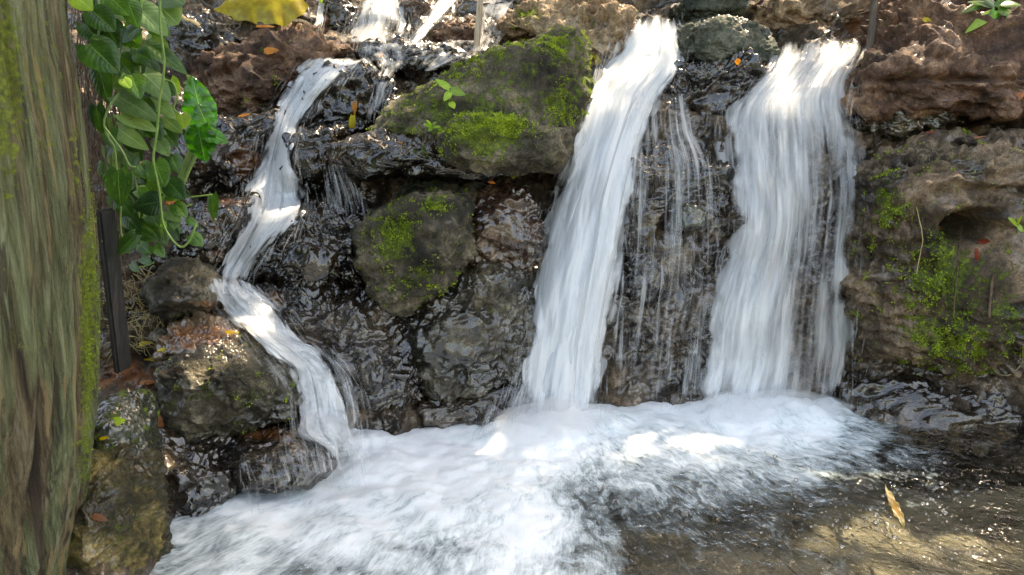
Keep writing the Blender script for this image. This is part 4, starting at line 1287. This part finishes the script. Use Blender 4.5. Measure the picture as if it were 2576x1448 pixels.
stream("cascade", "splash skirt fanning left from the foot of the central waterfall",
       [(1325, 900, 1365, 900, 2.36, 0.3), (1290, 960, 1370, 950, 2.33, 0.4), (1250, 1020, 1370, 1010, 2.30, 0.45), (1215, 1080, 1370, 1080, 2.27, 0.5)],
       2, 'thin', dens=0.95, bulge=0.03, spray=250, seed=21, nc=60, nr=80, edge=0.35)
stream("cascade", "shallow sparkling sheet of water spreading over the rocks below the top cascade",
       [(860, 112, 1240, 95, 3.35, 0.45), (880, 135, 1230, 130, 3.2, 0.42), (905, 160, 1190, 155, 3.1, 0.4), (930, 190, 1110, 180, 3.0, 0.3)],
       2, 'rush', dens=0.85, bulge=0.01, seed=22, nc=160, nr=60, edge=0.12)
stream("cascade", "bright wet sheet sliding down between the bamboo stake and the tan boulder",
       [(1190, -60, 1330, -60, 3.75, 0.5), (1190, 0, 1310, 0, 3.6, 0.5), (1205, 50, 1275, 45, 3.45, 0.5), (1205, 100, 1270, 95, 3.3, 0.45), (1195, 140, 1230, 130, 3.2, 0.35)],
       2, 'rush', dens=0.85, bulge=0.01, seed=23, nc=90, nr=90, edge=0.12)
stream("cascade", "broken trickle running down the pitted rock beside the white top of the central waterfall",
       [(1500, 95, 1590, 90, 3.1, 0.25), (1495, 140, 1570, 140, 2.95, 0.35), (1490, 180, 1545, 180, 2.85, 0.45), (1485, 240, 1520, 240, 2.75, 0.5)],
       2, 'thin', dens=0.85, bulge=0.01, seed=24, nc=50, nr=60, edge=0.15)

def mist(label, u, v, rx, ry_, rz, dens, seed):
    D, Fc = ico(4)
    c = on_water(u, v, 0.02)
    k = 1 + 0.35 * fbm(D * 1.6 + seed, 3)
    V = D * k[:, None] * np.array([rx, ry_, rz]) + c
    t = NT("fine_mist")
    pv = t.n("VolumePrincipled")
    pv.inputs["Color"].default_value = (0.97, 0.98, 1.0, 1)
    pv.inputs["Density"].default_value = dens
    pv.inputs["Anisotropy"].default_value = 0.2
    t.t.links.new(pv.outputs[0], t.out.inputs["Volume"])
    o = mesh_np("mist", V, Fc, t.m)
    tag(o, label, "mist")
    o["kind"] = "stuff"
mist("soft white mist at the foot of the central waterfall", 1400, 1085, 0.20, 0.10, 0.10, 9, 1)
mist("soft white mist at the foot of the right waterfall", 1930, 1045, 0.27, 0.09, 0.08, 7, 2)
mist("soft white mist at the foot of the zigzag stream", 830, 1105, 0.09, 0.06, 0.05, 12, 3)

# ------------------------------------------------------------------ trunk, post, stakes
def bark_material():
    t = NT("mossy_bark")
    p = t.pos()
    ps = t.scale(p, (1, 1, 0.045))
    a = t.noise(ps, 70, 9, 0.74, 0.15)
    b = t.noise(ps, 16, 6, 0.62, 0.3)
    c = t.noise(p, 9, 5, 0.6)
    col = t.ramp(a, [(0.34, (0.02, 0.013, 0.008)), (0.45, (0.10, 0.07, 0.035)), (0.55, (0.22, 0.17, 0.09)), (0.68, (0.36, 0.32, 0.22))])
    col = t.mixc(t.step(b, 0.42, 0.54), col, t.ramp(a, [(0.34, (0.05, 0.05, 0.03)), (0.5, (0.20, 0.225, 0.10)), (0.68, (0.42, 0.46, 0.28))]))
    d2 = t.noise(t.scale(p, (1, 1, 0.05)), 33, 5, 0.6, 0.1)
    col = t.mixc(t.math('MULTIPLY', t.step(d2, 0.56, 0.62), 0.8), col, (0.40, 0.29, 0.14))
    col = t.mixc(t.math('MULTIPLY', t.step(d2, 0.43, 0.38), 0.8), col, (0.05, 0.032, 0.02))
    blk = t.math('MULTIPLY', t.step(t.noise(t.scale(p, (1, 1, 0.22)), 9, 5, 0.6, 0.6), 0.60, 0.66), 0.85)
    col = t.mixc(blk, col, (0.02, 0.014, 0.012))
    moss = t.step(t.math('ADD', t.attr("moss"), t.math('MULTIPLY', t.math('SUBTRACT', t.noise(p, 60, 6, 0.7), 0.5), 2.4)), 0.35, 0.7)
    col = t.mixc(moss, col, t.ramp(t.noise(p, 120, 3), [(0.3, (0.06, 0.085, 0.01)), (0.7, (0.30, 0.36, 0.04))]))
    nm = t.bump(a, 1.0, 0.03)
    nm = t.bump(t.noise(p, 140, 5, 0.7), 0.6, 0.004, nm)
    bs = t.n("BsdfPrincipled")
    t.set(bs.inputs["Base Color"], col)
    bs.inputs["Roughness"].default_value = 0.75
    t.set(bs.inputs["Normal"], nm)
    t.t.links.new(bs.outputs[0], t.out.inputs[0])
    return t.m
M['bark'] = bark_material()

def build_trunk():
    Yt, R0 = 1.22, 0.36
    vs_ = [-900, -300, 0, 250, 500, 800, 1100, 1448, 1900]
    ur = [120, 150, 172, 205, 236, 252, 246, 214, 190]
    edge = at(np.array(ur), np.array(vs_), Yt)
    n = 520
    E = catmull(edge, n)
    th = np.linspace(0, 2 * np.pi, 420, endpoint=False)
    TH, I = np.meshgrid(th, np.arange(n))
    q = np.stack([np.cos(TH) * 11, np.sin(TH) * 11, E[I, 2] * 0.35], -1)
    flute = 0.014 * ridged(q, 4) + 0.007 * fbm(q * 3, 3) + 0.004 * fbm(q * np.array([6, 6, 30]), 2)
    burl = 0.015 * fbm(np.stack([np.cos(TH) * 2, np.sin(TH) * 2, E[I, 2] * 3], -1), 2)
    Rr = R0 + flute + burl
    cx = E[I, 0] - R0 - 0.02
    V = np.stack([cx + Rr * np.cos(TH), E[I, 1] + 0.0 + Rr * np.sin(TH), E[I, 2]], -1)
    tgt, _v = project(E)
    for _ in range(4):
        uu, _v = project(V)
        um = uu.max(1)
        um = np.convolve(np.pad(um, 12, mode='edge'), np.ones(25) / 25, 'valid')
        V[..., 0] += ((tgt - um) / F_PX * Yt)[:, None]
    V = V.reshape(-1, 3)
    u, v = project(V)
    moss = spots(u, v, [(222, 800, 26, 330, 1.0), (215, 1100, 30, 200, 0.6), (10, 200, 60, 330, 0.85), (110, 250, 60, 260, 0.35), (60, 850, 40, 60, 0.5), (190, 400, 24, 250, 0.45)], 0.0)
    em = empty("tree_trunk", (float(E[-1, 0] - R0), Yt, -0.3), "large mossy weathered tree trunk filling the left edge", "tree")
    o = mesh_np("trunk", V, grid_faces(n, len(th), closed=True)[:, ::-1], M['bark'], attrs=dict(moss=moss))
    under(em, o)
    N = mesh_normals(V, grid_faces(n, len(th), closed=True)[:, [0, 2, 1]])
    w = np.clip(spots(u, v, [(228, 800, 22, 330, 1.0), (215, 1100, 24, 200, 0.5)]) - 0.2 + 0.4 * fbm(V * 40, 2), 0, 1)
    moss_tufts(em, V, N, w, 5000, 5, 0.003)
    return em
build_trunk()

def box_mesh(x0, x1, y0, y1, z0, z1, bev=0.004):
    bm = bmesh.new()
    bmesh.ops.create_cube(bm, size=1)
    for v in bm.verts:
        v.co = Vector((x0 + (v.co.x + .5) * (x1 - x0), y0 + (v.co.y + .5) * (y1 - y0), z0 + (v.co.z + .5) * (z1 - z0)))
    bmesh.ops.bevel(bm, geom=bm.edges[:], offset=bev, segments=2, affect='EDGES')
    return bm

def obj_bm(name, bm, mat, smooth=False):
    me = bpy.data.meshes.new(name)
    bm.to_mesh(me)
    bm.free()
    me.materials.append(mat)
    o = bpy.data.objects.new(name, me)
    C.objects.link(o)
    return o

pt = at(236, 530, 1.76)
pt2 = at(294, 895, 1.76)
o = obj_bm("wooden_post", box_mesh(pt[0], pt2[0], 1.76, 1.83, pt2[2] - 0.05, pt[2], 0.005), M['post'])
recentre(o, (float(pt[0]), 1.80, float(pt2[2] - 0.05)))
tag(o, "dark square wooden post standing just behind the mossy trunk", "post")

rnd = random.Random(3)
vine = empty("vine", at(300, 650, 1.95), "lush green heart leaved vine hanging beside the mossy trunk", "vine")
LEAVES = [  # base u,v  tip u,v  width  material  Y
    (225, 112, 297, 182, 74, 'leaf', 1.72), (235, 30, 290, 80, 54, 'leaf_dark', 1.75), (345, 72, 302, 103, 48, 'leaf', 1.80), (268, -14, 322, 36, 52, 'leaf', 1.78),
    (322, 4, 345, 68, 40, 'leaf', 1.80), (350, 20, 420, 86, 54, 'leaf_pale', 1.88), (188, -12, 232, 24, 42, 'leaf_lime', 1.78), (248, 165, 268, 262, 44, 'leaf_dark', 1.84),
    (378, 118, 470, 180, 40, 'leaf', 1.90), (362, 186, 427, 246, 54, 'leaf_pale', 1.88), (292, 240, 397, 300, 44, 'leaf_pale', 1.84), (306, 288, 393, 326, 36, 'leaf_pale', 1.84),
    (298, 325, 371, 376, 38, 'leaf_pale', 1.85), (380, 246, 440, 294, 36, 'leaf_pale', 1.92), (410, 295, 458, 336, 28, 'leaf_pale', 1.93), (455, 288, 464, 326, 36, 'leaf_lime', 1.93),
    (242, 268, 252, 336, 36, 'leaf_dark', 1.80), (298, 430, 299, 518, 58, 'leaf', 1.74), (390, 410, 413, 470, 50, 'leaf', 1.86), (352, 416, 378, 450, 42, 'leaf', 1.86),
    (425, 460, 463, 500, 44, 'leaf_dark', 1.90), (402, 508, 333, 520, 54, 'leaf_dark', 1.84), (350, 582, 394, 604, 32, 'leaf', 1.86), (341, 592, 291, 640, 50, 'leaf', 1.80),
    (315, 540, 352, 584, 40, 'leaf_dark', 1.86), (480, 592, 510, 618, 30, 'leaf', 1.92), (474, 552, 499, 571, 18, 'leaf', 1.94), (535, 492, 535, 556, 28, 'leaf', 1.98),
    (392, 556, 418, 575, 26, 'leaf', 1.90), (356, 650, 382, 664, 20, 'leaf', 1.90), (330, 664, 348, 684, 20, 'leaf', 1.90), (388, 620, 414, 646, 26, 'leaf', 1.92),
    (420, 530, 454, 556, 30, 'leaf_pale', 1.93), (345, 478, 385, 490, 30, 'leaf_pale', 1.92), (330, 190, 352, 244, 46, 'leaf', 1.84), (295, 185, 330, 230, 44, 'leaf_pale', 1.87),
    (270, 370, 300, 428, 32, 'leaf_pale', 1.88), (285, 360, 262, 400, 26, 'leaf_dark', 1.86), (395, 355, 425, 392, 34, 'leaf_pale', 1.90), (395, 335, 423, 350, 26, 'leaf_pale', 1.92),
    (340, 398, 332, 425, 30, 'leaf', 1.87), (418, -16, 462, 10, 60, 'leaf_pale', 2.0), (405, 20, 448, 60, 70, 'leaf_pale', 2.0), (255, 0, 235, 24, 40, 'leaf_dark', 1.78),
    (330, 130, 366, 165, 34, 'leaf', 1.84), (345, 135, 380, 150, 40, 'leaf', 1.82), (430, 200, 450, 236, 26, 'leaf_lime', 1.93), (310, 200, 328, 222, 24, 'leaf_lime', 1.80),
    (385, 60, 425, 90, 40, 'leaf', 1.90), (436, 470, 478, 492, 26, 'leaf_dark', 1.95), (375, 570, 404, 604, 24, 'leaf_dark', 1.92), (428, 575, 450, 606, 26, 'leaf_dark', 1.94)]
LEAVES += [(410, 330, 446, 370, 40, 'leaf', 1.93), (372, 300, 404, 350, 42, 'leaf', 1.88), (330, 340, 352, 396, 44, 'leaf_dark', 1.87), (432, 395, 452, 440, 36, 'leaf_dark', 1.94),
    (365, 470, 396, 512, 44, 'leaf', 1.88), (300, 500, 330, 545, 40, 'leaf_dark', 1.84), (440, 515, 470, 545, 32, 'leaf', 1.93), (375, 535, 400, 570, 34, 'leaf', 1.90),
    (262, 60, 300, 120, 60, 'leaf_dark', 1.80), (300, 150, 340, 200, 52, 'leaf', 1.85), (380, 100, 425, 150, 44, 'leaf_pale', 1.92), (395, 205, 440, 240, 40, 'leaf', 1.92),
    (275, 330, 300, 380, 36, 'leaf', 1.84), (312, 380, 345, 420, 44, 'leaf_pale', 1.88), (345, 250, 392, 282, 36, 'leaf', 1.88), (310, 70, 350, 120, 54, 'leaf', 1.84), (215, 60, 250, 110, 44, 'leaf_dark', 1.79),
    (430, 560, 452, 590, 26, 'leaf', 1.93), (300, 600, 322, 640, 34, 'leaf_dark', 1.86), (352, 615, 378, 640, 28, 'leaf', 1.88)]
for (a, b, c, d, w, m, Y) in LEAVES:
    put_leaf("leaf", leaf_px(a, b, c, d, w, Y, rnd, heart=0.17, curl=rnd.uniform(0.05, 0.25), fold=rnd.uniform(0.15, 0.4)), m, vine)
for k in range(44):     # leaves deeper in the mass
    t = rnd.random() ** 1.0
    v0 = -40 + 620 * t
    u0 = 285 + 50 * t + rnd.uniform(-70 + 20 * t, 100 - 40 * t)
    L = rnd.uniform(40, 80)
    an = rnd.uniform(0.3, 1.9)
    put_leaf("leaf", leaf_px(u0, v0, u0 + L * math.cos(an), v0 + L * math.sin(an), L * 0.6, rnd.uniform(1.90, 2.02), rnd, heart=0.15), rnd.choice(['leaf', 'leaf_dark', 'leaf_dark', 'leaf_pale']), vine)
STEMS = [([(403, -60), (403, 60), (413, 150), (410, 200), (402, 250), (395, 330), (386, 400), (395, 450), (402, 490), (410, 560), (430, 600), (455, 622), (475, 608), (490, 575), (494, 560)], 1.80, 0.0030),
         ([(300, 235), (275, 270), (262, 310), (272, 345), (288, 375), (294, 432)], 1.78, 0.0026), ([(262, 320), (285, 350), (310, 385), (325, 415), (342, 422)], 1.77, 0.0026),
         ([(245, -40), (250, 60), (240, 110), (228, 114)], 1.76, 0.0024), ([(410, 200), (435, 210), (446, 245), (437, 272), (452, 288)], 1.88, 0.0022),
         ([(412, 497), (470, 497), (520, 492), (535, 490)], 1.95, 0.0022), ([(305, 510), (303, 560), (310, 600), (340, 592)], 1.82, 0.0024),
         ([(360, -30), (350, 80), (352, 190), (340, 300), (330, 400), (350, 500), (345, 590)], 1.86, 0.0026), ([(330, 664), (350, 672), (372, 668), (388, 660)], 1.90, 0.002),
         ([(410, 560), (440, 545), (470, 520), (485, 515)], 1.93, 0.002)]
for pts, Y, r in STEMS:
    P = catmull([at(a, b, Y + 0.004 * i) for i, (a, b) in enumerate(pts)], 14 * len(pts))
    V, Fc = tube(P, r, 7)
    under(vine, mesh_np("stem", V, Fc, M['stem']))

alo = empty("broad_leaved_plant", at(440, 475, 2.05), "glossy wavy edged broad leaved plant beside the vine", "plant")
for (a, b, c, d, w, wv, ya) in [(514, 322, 484, 192, 64, 0.07, 2.02), (522, 318, 498, 262, 44, 0.05, 1.97), (500, 322, 514, 408, 62, 0.06, 1.95), (508, 330, 573, 356, 36, 0.05, 1.96), (500, 322, 458, 350, 38, 0.04, 1.99)]:
    put_leaf("leaf", leaf_px(a, b, c, d, w, ya, rnd, heart=0.12, wave=wv, nl=30, nw=13, shape=0.7), 'leaf_glossy', alo)
for pts in ([(512, 325), (490, 370), (465, 420), (442, 470)], [(505, 330), (478, 375), (462, 430), (452, 480)], [(520, 325), (495, 385), (470, 440), (455, 478)]):
    P = catmull([at(a, b, 2.02 + 0.008 * i) for i, (a, b) in enumerate(pts)], 40)
    V, Fc = tube(P, np.linspace(0.004, 0.0065, 40), 8)
    under(alo, mesh_np("stem", V, Fc, M['stem']))

# mat of hanging root fibres behind the trunk
parts = []
rr = random.Random(9)
for k in range(200):
    u0, v0 = rr.uniform(165, 310), rr.uniform(-60, 560)
    L = rr.uniform(80, 320)
    Y = rr.uniform(1.85, 2.1)
    pts = [(u0 + rr.uniform(-10, 10) + 0.06 * L * i / 4, v0 + L * i / 4) for i in range(5)]
    P = catmull([at(a, b, Y) for a, b in pts], 14)
    parts.append(tube(P, rr.uniform(0.0006, 0.0018), 4))
V, Fc = join(parts)
o = mesh_np("hanging_roots", V, Fc, M['root'])
o["kind"] = "stuff"
tag(o, "mat of fine dark hanging roots behind the trunk and vine", "roots")

# grassy litter on the left ledge
parts = []
for k in range(260):
    u0, v0 = rr.uniform(285, 440), rr.uniform(700, 880)
    L = rr.uniform(15, 60)
    an = rr.uniform(0, 6.28)
    Y = float(terrain_Y(np.array(u0), np.array(v0))) - 0.10
    P = catmull([at(u0 + L * math.cos(an) * i / 3 + rr.uniform(-5, 5), v0 + L * math.sin(an) * i / 3 + rr.uniform(-5, 5), Y) for i in range(4)], 8)
    parts.append(tube(P, rr.uniform(0.0006, 0.0014), 4))
V, Fc = join(parts)
o = mesh_np("plant_litter", V, Fc, M['palroot'])
o["kind"] = "stuff"
tag(o, "dry stalks and root litter on the left ledge under the vine", "plant litter")

# bubbles and drops on the quiet side of the pool
D5, F5 = ico(2)
parts = []
rs = np.random.RandomState(4)
for k in range(260):
    t = rs.rand()
    u0 = 1750 + 750 * rs.beta(3, 2)
    v0 = 1130 + 310 * rs.beta(1.3, 2.0)
    c = on_water(u0, v0, 0.006)
    rad = rs.choice([0.002, 0.003, 0.0045, 0.0065], p=[0.4, 0.35, 0.17, 0.08])
    parts.append((D5 * rad * np.array([1, 1, 0.8]) + c, F5))
V, Fc = join(parts)
o = mesh_np("bubbles", V, Fc, M['drop'])
o["kind"] = "stuff"
tag(o, "small round bubbles scattered on the clear right side of the pool", "bubbles")

# ------------------------------------------------------------------ unseen tree added to block sun, with gaps shaped for sunlit patches
def build_shade_tree():
    sv = np.array(sun_vec)
    rs = np.random.RandomState(12)
    n = 44000
    Lp = np.stack([rs.uniform(-3.2, 4.2, n), rs.uniform(1.6, 5.2, n), rs.uniform(3.2, 4.6, n)], 1)
    Lp[:, 2] += 0.25 * fbm(Lp * 0.8, 2)
    tg = Lp - sv * ((Lp[:, 2:3] - 0.25) / sv[2])      # where this leaf's shadow falls near the water
    front = sstep(2.2, 1.98, tg[:, 1]) * sstep(-1.8, -1.4, tg[:, 0]) * sstep(1.3, 0.9, tg[:, 0])
    keep = fbm(Lp * np.array([1.6, 1.6, 0.5]) + 5, 4) + front * 1.0 > 0.02
    lit = [(1230, 335, 2.5, .10), (1620, 120, 3.0, .17), (1590, 230, 2.8, .07), (1930, 1035, 2.4, .2), (1720, 1050, 2.38, .14), (1350, 60, 3.2, .22), (1100, 130, 3.2, .24), (960, 40, 3.4, .2),
           (700, 150, 2.9, .2), (560, 240, 2.8, .12), (2050, 40, 3.2, .24), (2350, 120, 2.8, .12), (2280, 400, 2.4, .14), (850, 560, 2.3, .09), (510, 330, 2.0, .08), (1110, 480, 2.4, .05),
           (620, 60, 3.1, .1), (1300, 130, 2.75, .12), (1450, 100, 2.75, .1), (1130, 465, 2.35, .06), (2350, 1300, 1.7, .10), (2250, 1180, 1.95, .15), (2350, 370, 2.4, .15), (2400, 1330, 1.65, .2), (1300, 520, 2.4, .08), (330, 180, 1.85, .1), (1850, 100, 3.0, .16), (2300, 600, 2.3, .06), (800, 560, 2.3, .12), (880, 240, 2.7, .14), (1230, 560, 2.4, .1), (950, 850, 2.25, .1), (560, 900, 1.9, .12), (1750, 280, 2.8, .12), (2450, 420, 2.4, .15)]
    for (u, v, Y, r) in lit:  # cut gaps in the added leaves so sun reaches these spots
        c = at(u, v, Y)
        q = Lp - c
        d = np.linalg.norm(q - (q @ sv)[:, None] * sv, axis=1)
        keep &= d > r * (1 + 0.7 * fbm(Lp * 3.3 + u, 2)) + 0.03
    keep &= ~((front < 0.5) & (rs.rand(n) < 0.3))
    Lp = Lp[keep]
    n = len(Lp)
    ax = rs.normal(size=(n, 3)) * np.array([1, 1, 0.45])
    ax /= np.linalg.norm(ax, axis=1)[:, None]
    up = rs.normal(size=(n, 3)) * 0.45 + np.array([0, 0, 1])
    sd_ = np.cross(ax, up)
    sd_ /= np.linalg.norm(sd_, axis=1)[:, None]
    L = rs.uniform(0.09, 0.17, n)[:, None]
    W = L * 0.3
    V = np.stack([Lp, Lp + ax * L * 0.4 + sd_ * W, Lp + ax * L, Lp + ax * L * 0.4 - sd_ * W], 1).reshape(-1, 3)
    e = empty("added_shade_tree", (-2.6, 4.6, 1.6), "unseen leafy tree added over the gorge to dapple the sunlight", "tree")
    o = mesh_np("shade_leaves", V, np.arange(n * 4).reshape(-1, 4), M['canopy'], smooth=False)
    under(e, o)
    P = catmull([(-2.8, 5.2, 1.2), (-2.5, 4.9, 2.6), (-1.6, 4.5, 3.7), (0.4, 4.0, 4.1), (2.8, 3.6, 4.2)], 60)
    Vt, Ft = tube(P, np.linspace(0.16, 0.03, 60), 12)
    under(e, mesh_np("trunk", Vt, Ft, M['bark_dark']))
build_shade_tree()
